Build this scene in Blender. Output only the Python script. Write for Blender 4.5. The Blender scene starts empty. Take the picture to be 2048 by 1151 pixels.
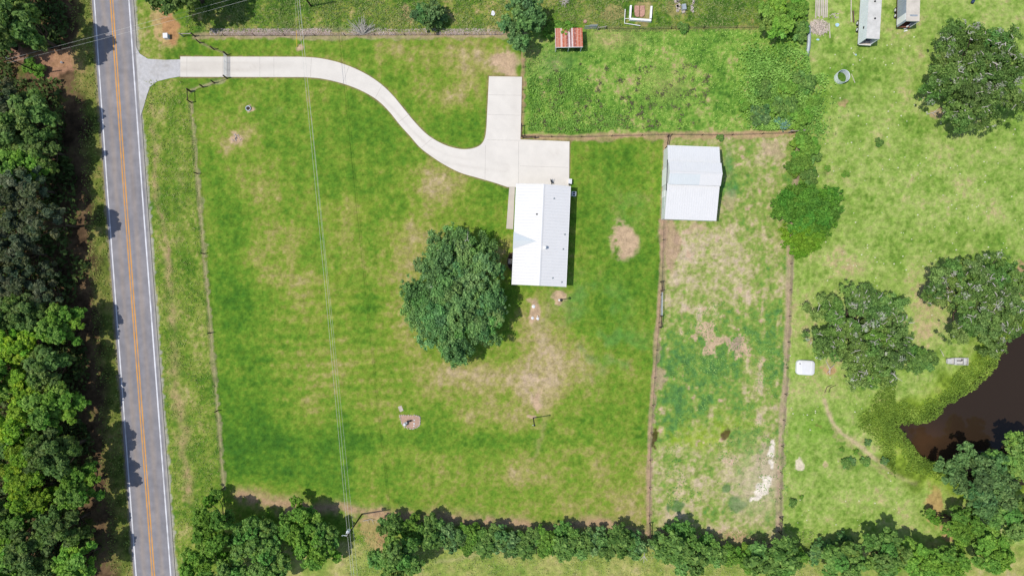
import bpy, math, random
import numpy as np
from math import radians, sin, cos, pi, sqrt

# ------------------------------------------------------------------ camera, sky, sun
S = bpy.context.scene
COL = S.collection
H = 120.0                                     # drone height in metres, looking straight down; 10 photo px = 1 m on the ground
cd = bpy.data.cameras.new('camera'); cam = bpy.data.objects.new('camera', cd); COL.objects.link(cam)
cam.location = (0, 0, H); cam.rotation_euler = (0, 0, 0)
cd.sensor_width = 36; cd.lens = 18 * H / 102.4; cd.clip_start = 1; cd.clip_end = 6000
S.camera = cam
SUN_EL = radians(63); SHADOW_DIR = radians(9)  # shadows fall east and a little north
W = bpy.data.worlds.new('World'); S.world = W; W.use_nodes = True
wn = W.node_tree.nodes; bg = wn['Background']
sky = wn.new('ShaderNodeTexSky'); sky.sky_type = 'NISHITA'; sky.sun_disc = False
sky.sun_elevation = SUN_EL; sky.sun_rotation = radians(270) - SHADOW_DIR
W.node_tree.links.new(sky.outputs[0], bg.inputs[0]); bg.inputs[1].default_value = 0.15
sd = bpy.data.lights.new('sun', 'SUN'); sd.energy = 3.9; sd.angle = radians(0.5); sd.color = (1.0, 0.955, 0.88)
so = bpy.data.objects.new('sun', sd); COL.objects.link(so)
so.location = (-60, -10, 110)
so.rotation_euler = (0, -(pi/2 - SUN_EL), SHADOW_DIR)   # aims along +x (turned by SHADOW_DIR) and down
S.view_settings.view_transform = 'Standard'; S.view_settings.look = 'None'
S.view_settings.exposure = 0.0; S.view_settings.gamma = 1.0
S.cycles.max_bounces = 6; S.cycles.transparent_max_bounces = 8
random.seed(7)

# ------------------------------------------------------------------ helpers
def G(px, py, z=0.0):
    """world point at height z that the photo shows at pixel (px, py)"""
    s = (H - z) / H
    return ((px - 1024) / 10 * s, (575.5 - py) / 10 * s, z)
def lin(c):
    c = np.asarray(c, float) / 255.0
    return np.where(c <= .04045, c / 12.92, ((c + .055) / 1.055) ** 2.4)
K = 1.42
def alb(*c):                                   # colour seen in full sun on the level -> albedo
    return tuple(np.minimum(lin(c) / K, .86))
def sm(a, b, x):
    t = np.clip((x - a) / (b - a), 0, 1); return t * t * (3 - 2 * t)

def tag(o, label=None, cat=None, group=None, kind=None):
    if label: o['label'] = label
    if cat: o['category'] = cat
    if group: o['group'] = group
    if kind: o['kind'] = kind
    return o
def thing(name, label, cat, loc=(0, 0, 0), rz=0.0, group=None):
    o = bpy.data.objects.new(name, None); COL.objects.link(o)
    o.empty_display_size = .3
    o.location = loc; o.rotation_euler = (0, 0, rz)
    return tag(o, label, cat, group)
def dup(o, parent=None):
    c = o.copy(); COL.objects.link(c)
    if parent: c.parent = parent
    for ch in list(o.children): dup(ch, c)
    return c

class MB:
    """collects simple shapes into one mesh"""
    def __init__(s): s.v = []; s.f = []
    def box(s, c, d, rz=0.0, taper=1.0):
        i = len(s.v); ca, sa = cos(rz), sin(rz)
        for z in (-.5, .5):
            k = 1 if z < 0 else taper
            for x, y in ((-.5, -.5), (.5, -.5), (.5, .5), (-.5, .5)):
                X, Y = x * d[0] * k, y * d[1] * k
                s.v.append((c[0] + X * ca - Y * sa, c[1] + X * sa + Y * ca, c[2] + z * d[2]))
        for q in ((3, 2, 1, 0), (4, 5, 6, 7), (0, 1, 5, 4), (1, 2, 6, 5), (2, 3, 7, 6), (3, 0, 4, 7)):
            s.f.append(tuple(i + k for k in q))
        return s
    def tube(s, pts, r, n=7, caps=True):
        pts = [np.array(p, float) for p in pts]
        rs = r if isinstance(r, (list, tuple)) else [r] * len(pts)
        i0 = len(s.v)
        for k, p in enumerate(pts):
            t = (pts[min(k + 1, len(pts) - 1)] - pts[max(k - 1, 0)])
            t = t / (np.linalg.norm(t) + 1e-9)
            a = np.array((0, 0, 1.)) if abs(t[2]) < .9 else np.array((1., 0, 0))
            u = np.cross(t, a); u /= np.linalg.norm(u); w = np.cross(t, u)
            for j in range(n):
                g = 2 * pi * j / n
                s.v.append(tuple(p + rs[k] * (cos(g) * u + sin(g) * w)))
        for k in range(len(pts) - 1):
            for j in range(n):
                a = i0 + k * n + j; b = i0 + k * n + (j + 1) % n
                s.f.append((a, b, b + n, a + n))
        if caps:
            s.f.append(tuple(i0 + j for j in range(n - 1, -1, -1)))
            s.f.append(tuple(i0 + (len(pts) - 1) * n + j for j in range(n)))
        return s
    def prism(s, poly, z0, z1):
        a = sum(poly[k][0] * poly[(k + 1) % len(poly)][1] - poly[(k + 1) % len(poly)][0] * poly[k][1] for k in range(len(poly)))
        if a < 0: poly = poly[::-1]
        i = len(s.v); n = len(poly)
        s.v += [(p[0], p[1], z0) for p in poly] + [(p[0], p[1], z1) for p in poly]
        s.f.append(tuple(i + n + k for k in range(n)))
        s.f.append(tuple(i + k for k in range(n - 1, -1, -1)))
        for k in range(n):
            s.f.append((i + k, i + (k + 1) % n, i + n + (k + 1) % n, i + n + k))
        return s
    def lathe(s, prof, n=24, c=(0, 0)):
        i = len(s.v)
        for r, z in prof:
            for j in range(n):
                g = 2 * pi * j / n; s.v.append((c[0] + r * cos(g), c[1] + r * sin(g), z))
        for k in range(len(prof) - 1):
            for j in range(n):
                a = i + k * n + j; b = i + k * n + (j + 1) % n
                s.f.append((a, b, b + n, a + n))
        return s
    def face(s, *p):
        i = len(s.v); s.v += [tuple(q) for q in p]; s.f.append(tuple(range(i, i + len(p)))); return s
    def build(s, name, mat, parent=None, smooth=False):
        me = bpy.data.meshes.new(name); me.from_pydata(s.v, [], s.f); me.update()
        if smooth: me.polygons.foreach_set('use_smooth', [True] * len(me.polygons))
        me.materials.append(mat)
        o = bpy.data.objects.new(name, me); COL.objects.link(o)
        if parent: o.parent = parent
        return o

def np_mesh(name, verts, nper, face_cols, mat, parent=None):
    """mesh of separate n-gons from a (n*nper,3) array with one colour per face"""
    n = len(verts) // nper
    me = bpy.data.meshes.new(name)
    me.vertices.add(len(verts)); me.vertices.foreach_set('co', np.ascontiguousarray(verts, np.float32).ravel())
    me.loops.add(n * nper); me.loops.foreach_set('vertex_index', np.arange(n * nper, dtype=np.int32))
    me.polygons.add(n); me.polygons.foreach_set('loop_start', np.arange(0, n * nper, nper, dtype=np.int32))
    me.update(calc_edges=True)
    if face_cols is not None:
        at = me.attributes.new('Col', 'FLOAT_COLOR', 'FACE')
        c = np.ones((n, 4), np.float32); c[:, :3] = face_cols
        at.data.foreach_set('color', c.ravel())
    me.materials.append(mat)
    o = bpy.data.objects.new(name, me); COL.objects.link(o)
    if parent: o.parent = parent
    return o

def grid_mesh(name, X, Y, Z, cols, mat):
    ny, nx = X.shape
    me = bpy.data.meshes.new(name)
    v = np.stack([X, Y, Z], -1).reshape(-1, 3)
    me.vertices.add(nx * ny); me.vertices.foreach_set('co', v.astype(np.float32).ravel())
    i = (np.arange(ny - 1)[:, None] * nx + np.arange(nx - 1)[None, :]).ravel()
    q = np.stack([i, i + 1, i + nx + 1, i + nx], -1).astype(np.int32)
    me.loops.add(q.size); me.loops.foreach_set('vertex_index', q.ravel())
    me.polygons.add(len(q)); me.polygons.foreach_set('loop_start', np.arange(0, q.size, 4, dtype=np.int32))
    me.update(calc_edges=True)
    me.polygons.foreach_set('use_smooth', np.ones(len(q), bool))
    at = me.attributes.new('Col', 'FLOAT_COLOR', 'POINT')
    c = np.ones((nx * ny, 4), np.float32); c[:, :3] = cols.reshape(-1, 3)
    at.data.foreach_set('color', c.ravel())
    me.materials.append(mat)
    o = bpy.data.objects.new(name, me); COL.objects.link(o); return o

# ---- numpy value noise
def _h(ix, iy, s):
    h = (ix.astype(np.int64) * 374761393 + iy.astype(np.int64) * 668265263 + s * 974634777) & 0xffffffff
    h = ((h ^ (h >> 13)) * 1274126177) & 0xffffffff
    return ((h ^ (h >> 16)) & 0xffff) / 32767.5 - 1
def vn(x, y, s):
    ix = np.floor(x); iy = np.floor(y); fx = x - ix; fy = y - iy
    fx = fx * fx * fx * (fx * (6 * fx - 15) + 10); fy = fy * fy * fy * (fy * (6 * fy - 15) + 10)
    ix = ix.astype(np.int64); iy = iy.astype(np.int64)
    return ((_h(ix, iy, s) * (1 - fx) + _h(ix + 1, iy, s) * fx) * (1 - fy) +
            (_h(ix, iy + 1, s) * (1 - fx) + _h(ix + 1, iy + 1, s) * fx) * fy)
def fbm(x, y, sc, s, o=3):
    r = 0; a = 1; t = 0
    for k in range(o):
        c, n = cos(.6 * k), sin(.6 * k)
        r = r + a * vn((x * c - y * n) / sc * 2 ** k + 17.3 * k, (x * n + y * c) / sc * 2 ** k - 9.1 * k, s + k)
        t += a; a *= .55
    return r / t * 1.5
def pdist(px, py, pts):
    d = np.full(px.shape, 1e9)
    for (x0, y0), (x1, y1) in zip(pts[:-1], pts[1:]):
        dx, dy = x1 - x0, y1 - y0
        t = np.clip(((px - x0) * dx + (py - y0) * dy) / (dx * dx + dy * dy + 1e-9), 0, 1)
        d = np.minimum(d, np.hypot(px - x0 - t * dx, py - y0 - t * dy))
    return d
def inside(px, py, poly):
    r = np.zeros(px.shape, bool); n = len(poly)
    for k in range(n):
        x0, y0 = poly[k]; x1, y1 = poly[(k + 1) % n]
        if y0 == y1: continue
        c = ((y0 > py) != (y1 > py)) & (px < (x1 - x0) * (py - y0) / (y1 - y0) + x0)
        r ^= c
    return r
def smooth_pts(pts, n=5, closed=False):
    out = []; m = len(pts)
    for i in range(m if closed else m - 1):
        P = [np.array(pts[(i + k) % m] if closed else pts[min(max(i + k, 0), m - 1)], float) for k in (-1, 0, 1, 2)]
        for j in range(n):
            t = j / n
            out.append(tuple(.5 * (2 * P[1] + (P[2] - P[0]) * t + (2 * P[0] - 5 * P[1] + 4 * P[2] - P[3]) * t * t + (3 * P[1] - P[0] - 3 * P[2] + P[3]) * t ** 3)))
    if not closed: out.append(tuple(pts[-1]))
    return out

# ------------------------------------------------------------------ materials
def new_mat(name):
    m = bpy.data.materials.new(name); m.use_nodes = True
    return m, m.node_tree.nodes, m.node_tree.links, m.node_tree.nodes['Principled BSDF']
def mat(name, col, rough=.6, metal=0.0, var=.12, scale=3.0, spec=.4, bump=0.0, col2=None, stretch=(1, 1, 1)):
    """procedural paint / metal / wood: base colour broken up by two noises"""
    m, n, l, b = new_mat(name)
    tc = n.new('ShaderNodeTexCoord'); mp = n.new('ShaderNodeMapping'); mp.inputs['Scale'].default_value = stretch
    l.new(tc.outputs['Object'], mp.inputs[0])
    t = n.new('ShaderNodeTexNoise'); t.inputs['Scale'].default_value = scale; t.inputs['Detail'].default_value = 6; t.inputs['Roughness'].default_value = .65
    l.new(mp.outputs[0], t.inputs['Vector'])
    r = n.new('ShaderNodeValToRGB')
    c = np.array(col); d = np.array(col2) if col2 is not None else c * (1 - 2 * var)
    r.color_ramp.elements[0].position = .32; r.color_ramp.elements[1].position = .68
    r.color_ramp.elements[0].color = (*np.clip(d, 0, 1), 1); r.color_ramp.elements[1].color = (*np.clip(c * (1 + var * .5), 0, .9), 1)
    l.new(t.outputs[0], r.inputs[0]); l.new(r.outputs[0], b.inputs['Base Color'])
    b.inputs['Roughness'].default_value = rough; b.inputs['Metallic'].default_value = metal
    b.inputs['Specular IOR Level'].default_value = spec
    if bump:
        bp = n.new('ShaderNodeBump'); bp.inputs['Strength'].default_value = bump; bp.inputs['Distance'].default_value = .03
        l.new(t.outputs[0], bp.inputs['Height']); l.new(bp.outputs[0], b.inputs['Normal'])
    return m
def attr_mat(name, fine, coarse, amount, bump, bdist, rough=1.0, spec=.1):
    """surface whose mottled colour comes from the mesh, broken up by fine procedural noise"""
    m, n, l, b = new_mat(name)
    a = n.new('ShaderNodeAttribute'); a.attribute_name = 'Col'
    tc = n.new('ShaderNodeTexCoord')
    t1 = n.new('ShaderNodeTexNoise'); t1.inputs['Scale'].default_value = fine; t1.inputs['Detail'].default_value = 5; t1.inputs['Roughness'].default_value = .7
    t2 = n.new('ShaderNodeTexNoise'); t2.inputs['Scale'].default_value = coarse; t2.inputs['Detail'].default_value = 4
    l.new(tc.outputs['Object'], t1.inputs['Vector']); l.new(tc.outputs['Object'], t2.inputs['Vector'])
    mx = n.new('ShaderNodeMath'); mx.operation = 'ADD'
    l.new(t1.outputs[0], mx.inputs[0]); l.new(t2.outputs[0], mx.inputs[1])
    mr = n.new('ShaderNodeMapRange'); mr.inputs[1].default_value = .6; mr.inputs[2].default_value = 1.4
    mr.inputs[3].default_value = 1 - amount; mr.inputs[4].default_value = 1 + amount
    l.new(mx.outputs[0], mr.inputs[0])
    v = n.new('ShaderNodeVectorMath'); v.operation = 'SCALE'
    l.new(a.outputs['Color'], v.inputs[0]); l.new(mr.outputs[0], v.inputs['Scale'])
    l.new(v.outputs[0], b.inputs['Base Color'])
    b.inputs['Roughness'].default_value = rough; b.inputs['Specular IOR Level'].default_value = spec
    bp = n.new('ShaderNodeBump'); bp.inputs['Strength'].default_value = bump; bp.inputs['Distance'].default_value = bdist
    l.new(mx.outputs[0], bp.inputs['Height']); l.new(bp.outputs[0], b.inputs['Normal'])
    return m
def leaf_mat(name, trans=.35):
    m, n, l, b = new_mat(name)
    at0 = n.new('ShaderNodeAttribute'); at0.attribute_name = 'Col'; oi = n.new('ShaderNodeObjectInfo')
    mrr = n.new('ShaderNodeMapRange'); mrr.inputs[3].default_value = .92; mrr.inputs[4].default_value = 1.32; l.new(oi.outputs['Random'], mrr.inputs[0])
    a = n.new('ShaderNodeMix'); a.data_type = 'RGBA'; a.blend_type = 'MULTIPLY'; a.inputs[0].default_value = 1
    l.new(at0.outputs['Color'], a.inputs[6]); l.new(mrr.outputs[0], a.inputs[7]); a = a.outputs[2]
    l.new(a, b.inputs['Base Color'])
    b.inputs['Roughness'].default_value = .75; b.inputs['Specular IOR Level'].default_value = .12
    t = n.new('ShaderNodeBsdfTranslucent'); mx = n.new('ShaderNodeMixShader'); mx.inputs[0].default_value = trans
    g = n.new('ShaderNodeMix'); g.data_type = 'RGBA'; g.blend_type = 'MULTIPLY'; g.inputs[0].default_value = 1
    l.new(a, g.inputs[6]); g.inputs[7].default_value = (1.35, 1.3, .6, 1)
    l.new(g.outputs[2], t.inputs['Color'])
    l.new(b.outputs[0], mx.inputs[1]); l.new(t.outputs[0], mx.inputs[2])
    l.new(mx.outputs[0], n['Material Output'].inputs['Surface'])
    return m

M = {}
M['ground'] = attr_mat('grass and soil', 3.2, .9, .42, .8, .12)
M['asphalt'] = attr_mat('worn asphalt', 14, .8, .16, .3, .01, .9, .2)
M['concrete'] = attr_mat('pale concrete', 4, .45, .06, .1, .006, .85, .25)
M['gravel'] = attr_mat('pale gravel', 9, 1.5, .2, .5, .04)
M['leaf'] = leaf_mat('foliage')
M['blade'] = leaf_mat('grass blades', .3)
M['bark'] = mat('bark', (.10, .075, .055), .95, 0, .3, 8, .1, .5)
M['twig'] = mat('bleached twig', (.50, .46, .41), .9, 0, .2, 5, .1)
M['roof'] = mat('white metal roofing', (.612, .605, .598), .5, 0, .015, .5, .3)
M['roof2'] = mat('pale galvanised roofing', (.615, .617, .617), .5, 0, .015, .5, .3)
M['roof2b'] = mat('dulled roofing sheet', (.55, .58, .585), .55, 0, .02, .5, .3)
M['gable'] = mat('blue grey gable roofing', (.56, .60, .615), .55, 0, .02, .6, .3)
M['wall'] = mat('pale siding', (.62, .58, .52), .8, 0, .1, 3)
M['whitep'] = mat('white paint', (.78, .78, .76), .6, 0, .06, 2)
M['greyp'] = mat('grey green paint', (.52, .58, .54), .6, 0, .08, 2)
M['darkm'] = mat('dark steel', (.03, .03, .035), .6, .3, .2, 6)
M['black'] = mat('black grille', (.012, .014, .02), .7)
M['galv'] = mat('galvanised steel', (.42, .46, .48), .5, .4, .12, 2, .5)
M['wire'] = mat('weathered wire', (.62, .62, .56), .6, .2, .1, 2)
M['barb'] = mat('rusty fence wire', (.16, .12, .09), .8, .3, .2, 2)
M['post'] = mat('weathered fence post', (.075, .055, .042), .95, 0, .3, 9, .1, .3)
M['postpale'] = mat('silvered fence rail', (.42, .37, .33), .95, 0, .25, 9, .1, .3)
M['pole'] = mat('creosoted pole', (.06, .045, .038), .9, 0, .25, 6, .1, .2)
M['board'] = mat('silvered board', (.56, .49, .42), .9, 0, .25, 1.2, .1, .2, stretch=(8, .6, 1))
M['rustfloor'] = mat('brown trailer floor', (.23, .08, .05), .85, 0, .3, 2)
M['rubber'] = mat('tyre rubber', (.02, .02, .02), .9)
M['alu'] = mat('trailer skin', (.70, .73, .78), .5, 0, .05, .5, .4); M['bluegrey'] = mat('grey trailer skin', (.33, .37, .43), .5, 0, .08, .5, .4)
M['trroof'] = mat('dusty trailer roof', (.56, .545, .51), .7, 0, .1, .8, .3, 0, (.44, .43, .40))
M['cream'] = mat('cream trailer roof', (.55, .50, .43), .7, 0, .1, .7, .3)
M['yellow'] = mat('yellow guy guard', (.75, .45, .05), .6)
M['stone'] = mat('pale stone', (.50, .43, .37), .95, 0, .2, 5, .1, .4)
M['brick'] = mat('dark edging brick', (.13, .085, .07), .95, 0, .25, 8, .1, .4)
M['pinkslab'] = mat('pink granite slab', (.48, .27, .20), .85, 0, .2, 3, .2, .2)
M['blue'] = mat('navy plastic', (.02, .04, .09), .5)
M['bluepl'] = mat('pale blue tarpaulin', (.40, .58, .68), .6, 0, .15, 4)
M['poly'] = mat('white polyethylene', (.66, .66, .67), .45, 0, .04, 1, .4)
M['boat'] = mat('pale boat paint', (.52, .51, .48), .6, 0, .12, 2.5, .4)
M['soil'] = mat('dark bed soil', (.06, .045, .035), 1, 0, .3, 9, .05, .5)
M['sticks'] = mat('dry sticks', (.62, .53, .46), .95, 0, .25, 3, .1)

# ------------------------------------------------------------------ layout lines traced in photo pixels (10 px = 1 m on the ground)
ROAD_C = [(222.5, 0), (248.5, 384), (278, 768), (307, 1151)]
def road_x(py):                                # centre line, straight on beyond the frame
    py = np.asarray(py, float)
    r = np.interp(py, [0, 384, 768, 1151], [223.5, 250.0, 278.5, 307.2])
    r = np.where(py < 0, 223.5 + .067 * py, r); return np.where(py > 1151, 307.2 + .0755 * (py - 1151), r)
F_FRONT = [(382, 205), (395, 347), (409, 507), (422, 665), (436, 820), (448, 975)]
F_NORTH = [(390, 73), (460, 72), (620, 72), (760, 71), (900, 71), (1000, 70), (1046, 68)]
F_YARD = [(1046, 90), (1046, 180), (1043, 268)]
F_BACK = [(1043, 273), (1140, 275), (1335, 270), (1450, 271), (1600, 266)]
F_MID = [(1335, 272), (1329, 370), (1326, 450), (1323, 560), (1315, 665), (1308, 760), (1300, 880), (1298, 1000), (1297, 1072)]
F_GARDEN = [(1600, 268), (1588, 400), (1581, 510), (1577, 640), (1571, 760), (1563, 870), (1559, 980), (1557, 1062)]
F_TOP = [(1212, 58), (1300, 59), (1400, 57), (1500, 56), (1608, 58)]
POND = [(1788, 848), (1840, 843), (1862, 836), (1890, 808), (1925, 790), (1958, 765), (1985, 732), (2003, 700), (2020, 672), (2080, 655),
        (2200, 640), (2300, 750), (2250, 900), (2100, 960), (1985, 965), (1900, 940), (1842, 914), (1826, 893), (1806, 868)]
POND = smooth_pts(POND, 3, True)
TRAIL = smooth_pts([(1650, 800), (1660, 835), (1680, 862), (1715, 888), (1752, 918), (1790, 948), (1830, 965)], 4)
DRIVE_N = smooth_pts([(600, 114), (640, 117), (680, 126), (720, 142), (755, 163), (783, 188), (808, 218), (832, 247), (858, 272), (890, 290), (920, 298), (945, 297), (962, 289), (970, 275), (973, 255)], 4)
DRIVE_S = smooth_pts([(1015, 374), (985, 364), (950, 354), (920, 345), (890, 330), (865, 314), (840, 295), (820, 272), (800, 250), (780, 225), (757, 202), (730, 185), (700, 172), (670, 163), (640, 157), (610, 154.5)], 4)
DRIVE = [(361, 113.5)] + DRIVE_N + [(978, 153), (1044, 154), (1041, 279), (1139, 283), (1138, 374)] + DRIVE_S + [(361, 154)]
APRON = [(271, 92), (280, 108), (296, 118), (330, 120), (361, 119), (361, 153), (338, 157), (314, 163), (300, 174), (294, 190), (287, 215), (281, 232)]

# ------------------------------------------------------------------ ground
def build_ground():
    xs = np.arange(-108, 108.01, .2); ys = np.arange(-64, 64.01, .2)
    ext = np.array([3, 8, 18, 40, 100, 250, 700, 1800.])
    xs = np.concatenate([-108 - ext[::-1], xs, 108 + ext]); ys = np.concatenate([-64 - ext[::-1], ys, 64 + ext])
    X, Y = np.meshgrid(xs, ys)
    px = X * 10 + 1024; py = 575.5 - Y * 10
    nA = fbm(px, py, 130, 1); nB = fbm(px, py, 52, 11); nC = fbm(px, py, 20, 21); nD = fbm(px, py, 8, 31, 2); nE = fbm(px, py, 4.2, 77, 1); nF = vn(px / 2.3, py / 2.3, 78)
    wx = px + 9 * fbm(px, py, 45, 41) + 3.5 * nD; wy = py + 9 * fbm(px, py, 45, 51) + 3.5 * fbm(px, py, 8, 61, 2)
    def ramp(D, stops):
        p = [s[0] for s in stops]; c = lin([s[1] for s in stops])
        return np.stack([np.interp(D, p, c[:, k]) for k in range(3)], -1)
    def mixc(C, col, m):
        c = col if isinstance(col, np.ndarray) and col.ndim == 3 else lin(col)
        m = np.clip(m, 0, 1)[..., None]; return C * (1 - m) + c * m
    def bl(cx, cy, rx, ry, rot=0):
        dx, dy = wx - cx, wy - cy
        if rot: dx, dy = dx * cos(rot) + dy * sin(rot), -dx * sin(rot) + dy * cos(rot)
        return np.exp(-((dx / rx) ** 2 + (dy / ry) ** 2))
    def hard(cx, cy, rx, ry, rot=0, w=.14, n=.35):
        f = bl(cx, cy, rx * 1.2, ry * 1.2, rot) + n * .35 * nC + n * .3 * nD
        return sm(.5 - w, .5 + w, f)
    LAWN = [(-.3, (64, 110, 36)), (0, (82, 127, 38)), (.25, (106, 145, 44)), (.5, (132, 156, 56)), (.75, (162, 160, 86)), (1, (184, 168, 118)), (1.3, (206, 182, 150))]
    # lawn
    D = .40 + .15 * nA + .14 * nB + .13 * nC + .12 * nD + .08 * nE + .08 * nF + .06 * sm(600, 1000, py) * sm(700, 1000, px)
    for cx, cy, rx, ry, a in ((885, 372, 42, 38, .5), (530, 385, 50, 55, .26), (560, 470, 60, 40, .06), (690, 440, 25, 70, .25), (470, 280, 26, 22, .4), (815, 590, 40, 110, .45), (850, 470, 60, 30, .35),
                              (1000, 770, 150, 45, .38), (1105, 690, 60, 62, .5), (1150, 735, 80, 45, .3), (1080, 740, 90, 40, .18), (492, 262, 24, 16, .35), (455, 300, 12, 14, .3), (1060, 650, 35, 40, .35), (905, 745, 70, 28, .35), (1100, 600, 60, 30, .3), (1010, 500, 26, 60, .45),
                              (930, 115, 80, 35, .42), (1000, 130, 30, 25, .45), (780, 95, 60, 14, .25), (890, 200, 90, 50, .16), (925, 190, 30, 25, .25), (1000, 830, 90, 40, .22), (1090, 790, 40, 30, .3), (1270, 740, 45, 40, .25),
                              (1270, 1020, 60, 30, .3), (1100, 1020, 120, 22, .22), (880, 990, 100, 40, .15), (640, 610, 60, 45, .1), (790, 830, 45, 40, .15), (520, 985, 60, 20, .25), (600, 640, 80, 130, .08),
                              (700, 690, 50, 70, .1), (1180, 950, 130, 60, .14), (1060, 960, 60, 40, .1), (640, 760, 50, 40, .12),
                              (720, 240, 120, 75, -.2), (470, 640, 60, 220, -.26), (590, 930, 170, 60, -.2), (1190, 320, 55, 40, -.12), (1190, 430, 45, 60, -.1), (920, 260, 60, 35, -.16), (420, 190, 40, 20, -.15),
                              (1240, 640, 50, 60, -.08), (980, 880, 300, 22, -.3), (830, 860, 60, 25, -.2), (1020, 790, 25, 18, -.35), (760, 420, 70, 90, -.05), (950, 380, 50, 22, -.16), (480, 880, 60, 60, -.18)):
        D = D + a * bl(cx, cy, rx, ry)
    st = sm(480, 560, px) * sm(860, 760, px) * sm(520, 600, py) * sm(900, 800, py)
    D = D + .09 * st * np.sin(2 * pi * (py + 6 * fbm(px, py, 60, 91) + .06 * px) / 23) + .05 * sm(430, 460, px) * np.sin(2 * pi * (px + 4 * nB) / 34) * sm(700, 300, py)
    lawn = ramp(D, LAWN)
    lawn = mixc(lawn, lawn * .86, .8 * sm(.3, .9, np.sin(2 * pi * (py + .22 * px + 10 * nB + 6 * nC) / 15)) * sm(-.2, .5, nB + .3 * nA) * bl(540, 840, 120, 90))
    lawn = mixc(lawn, (146, 162, 54), .35 * bl(720, 560, 110, 220) * sm(-.4, .5, nB))
    cool = np.clip(bl(1190, 660, 75, 75) + bl(1250, 700, 50, 40) + .8 * bl(1170, 590, 60, 30) + .7 * bl(540, 210, 30, 30) + .6 * bl(1260, 400, 40, 90), 0, 1) * sm(-.3, .5, nB + .4 * nC)
    lawn = mixc(lawn, (98, 150, 66), .75 * cool)
    for cx, cy, rx, ry in ((1253, 483, 20, 33), (473, 276, 10, 9), (1015, 128, 24, 24), (497, 217, 8, 7), (1070, 622, 13, 22), (1121, 597, 10, 10), (1066, 833, 8, 6), (1080, 800, 7, 22), (595, 96, 9, 6)):
        lawn = mixc(lawn, (208, 178, 146), .95 * hard(cx, cy, rx, ry, 0, .2))
    wear = np.exp(-(pdist(wx, wy, [(1105, 700), (1108, 770), (1080, 880), (1035, 960)]) / 5) ** 2) * .4
    lawn = mixc(lawn, (182, 166, 112), wear)
    C = lawn
    # verge between the road and the front fence
    ffx = np.interp(py, [40, 180, 347, 507, 665, 820, 975, 1200], [372, 381, 395, 409, 422, 436, 448, 466])
    vD = .42 + .2 * nA + .2 * nB + .2 * nC + .16 * nD + .14 * nE + .16 * nF
    ver = ramp(vD, [(0, (84, 124, 38)), (.3, (112, 142, 48)), (.6, (142, 158, 68)), (.85, (172, 168, 100)), (1.2, (196, 182, 130))])
    tr = pdist(wx, wy, [(300, 190), (312, 300), (322, 420), (336, 560), (347, 700), (357, 830), (372, 960), (380, 1000)])
    trm = np.exp(-(tr / (5 + 6 * sm(300, 900, py))) ** 2)
    ver = mixc(ver, (182, 158, 116), trm * (.45 + .45 * nC) * 1.15)
    ver = mixc(ver, (92, 130, 42), .45 * np.exp(-(pdist(wx, wy, [(348, 200), (355, 330), (368, 520)]) / 6) ** 2))
    ver = mixc(ver, (200, 168, 120), .8 * hard(326, 52, 22, 46, -.4)); ver = mixc(ver, (190, 142, 98), .85 * hard(336, 55, 14, 36, -.4))
    C = mixc(C, ver, sm(3, -3, px - ffx + 3 * nD))
    # rough strip north of the lawn
    tD = .42 + .2 * nA + .25 * nB + .25 * nC + .2 * nD + .16 * nE + .16 * nF
    top = ramp(tD, [(0, (72, 110, 38)), (.3, (104, 138, 48)), (.6, (140, 154, 66)), (.9, (176, 164, 104)), (1.2, (198, 176, 134))])
    top = mixc(top, (198, 170, 128), .8 * hard(820, 25, 10, 26, -.3)); top = mixc(top, (100, 140, 50), .6 * bl(1140, 30, 40, 22))
    top = mixc(top, (186, 160, 116), .6 * hard(1225, 25, 26, 18) + .6 * hard(1290, 30, 22, 26) + .5 * hard(1350, 20, 20, 20))
    C = mixc(C, top, sm(3, -3, py - 68 + 2 * nD) * sm(-3, 3, px - 372 - 10 * nB))
    # weedy paddock
    wD = .38 + .22 * nA + .24 * nB + .24 * nC + .2 * nD + .2 * nE + .18 * nF
    weed = ramp(wD, [(-.2, (70, 110, 42)), (.1, (98, 144, 52)), (.4, (124, 164, 64)), (.65, (152, 176, 84)), (.95, (188, 180, 122)), (1.3, (196, 160, 128))])
    weed = mixc(weed, (186, 172, 116), .6 * (bl(1230, 78, 50, 16) + bl(1330, 170, 40, 30) * .6 + bl(1060, 105, 16, 30)))
    weed = mixc(weed, (106, 138, 88), .5 * bl(1110, 130, 40, 30))
    wm = sm(-3, 3, px - 1047) * sm(3, -3, px - 1612) * sm(-3, 3, py - 58) * sm(3, -3, py - 272)
    C = mixc(C, weed, wm)
    # garden strip behind the shed
    mfx = np.interp(py, [p[1] for p in F_MID], [p[0] for p in F_MID]); gfx = np.interp(py, [p[1] for p in F_GARDEN], [p[0] for p in F_GARDEN])
    gD = .53 + .16 * nA + .18 * nB + .14 * nC + .13 * nD + .12 * nE + .11 * nF
    for cx, cy, rx, ry, a in ((1430, 540, 90, 85, .42), (1440, 470, 70, 25, .1), (1530, 500, 40, 60, .06), (1350, 590, 30, 50, .15), (1440, 980, 120, 60, .35), (1360, 500, 30, 70, .28), (1500, 330, 60, 50, .1), (1530, 420, 40, 50, .2), (1345, 1030, 40, 30, .25), (1450, 1050, 80, 25, .35), (1470, 690, 110, 75, -.5),
                              (1370, 640, 30, 60, -.15), (1360, 720, 40, 40, -.32), (1540, 640, 30, 40, -.4), (1550, 740, 20, 60, -.4), (1400, 800, 90, 40, -.25), (1480, 310, 16, 60, -.2), (1520, 600, 40, 40, -.1), (1330, 850, 20, 40, -.2)):
        gD = gD + (a if a > 0 else a * .8) * bl(cx, cy, rx, ry)
    rowp = px + .047 * (py - 270)
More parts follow.
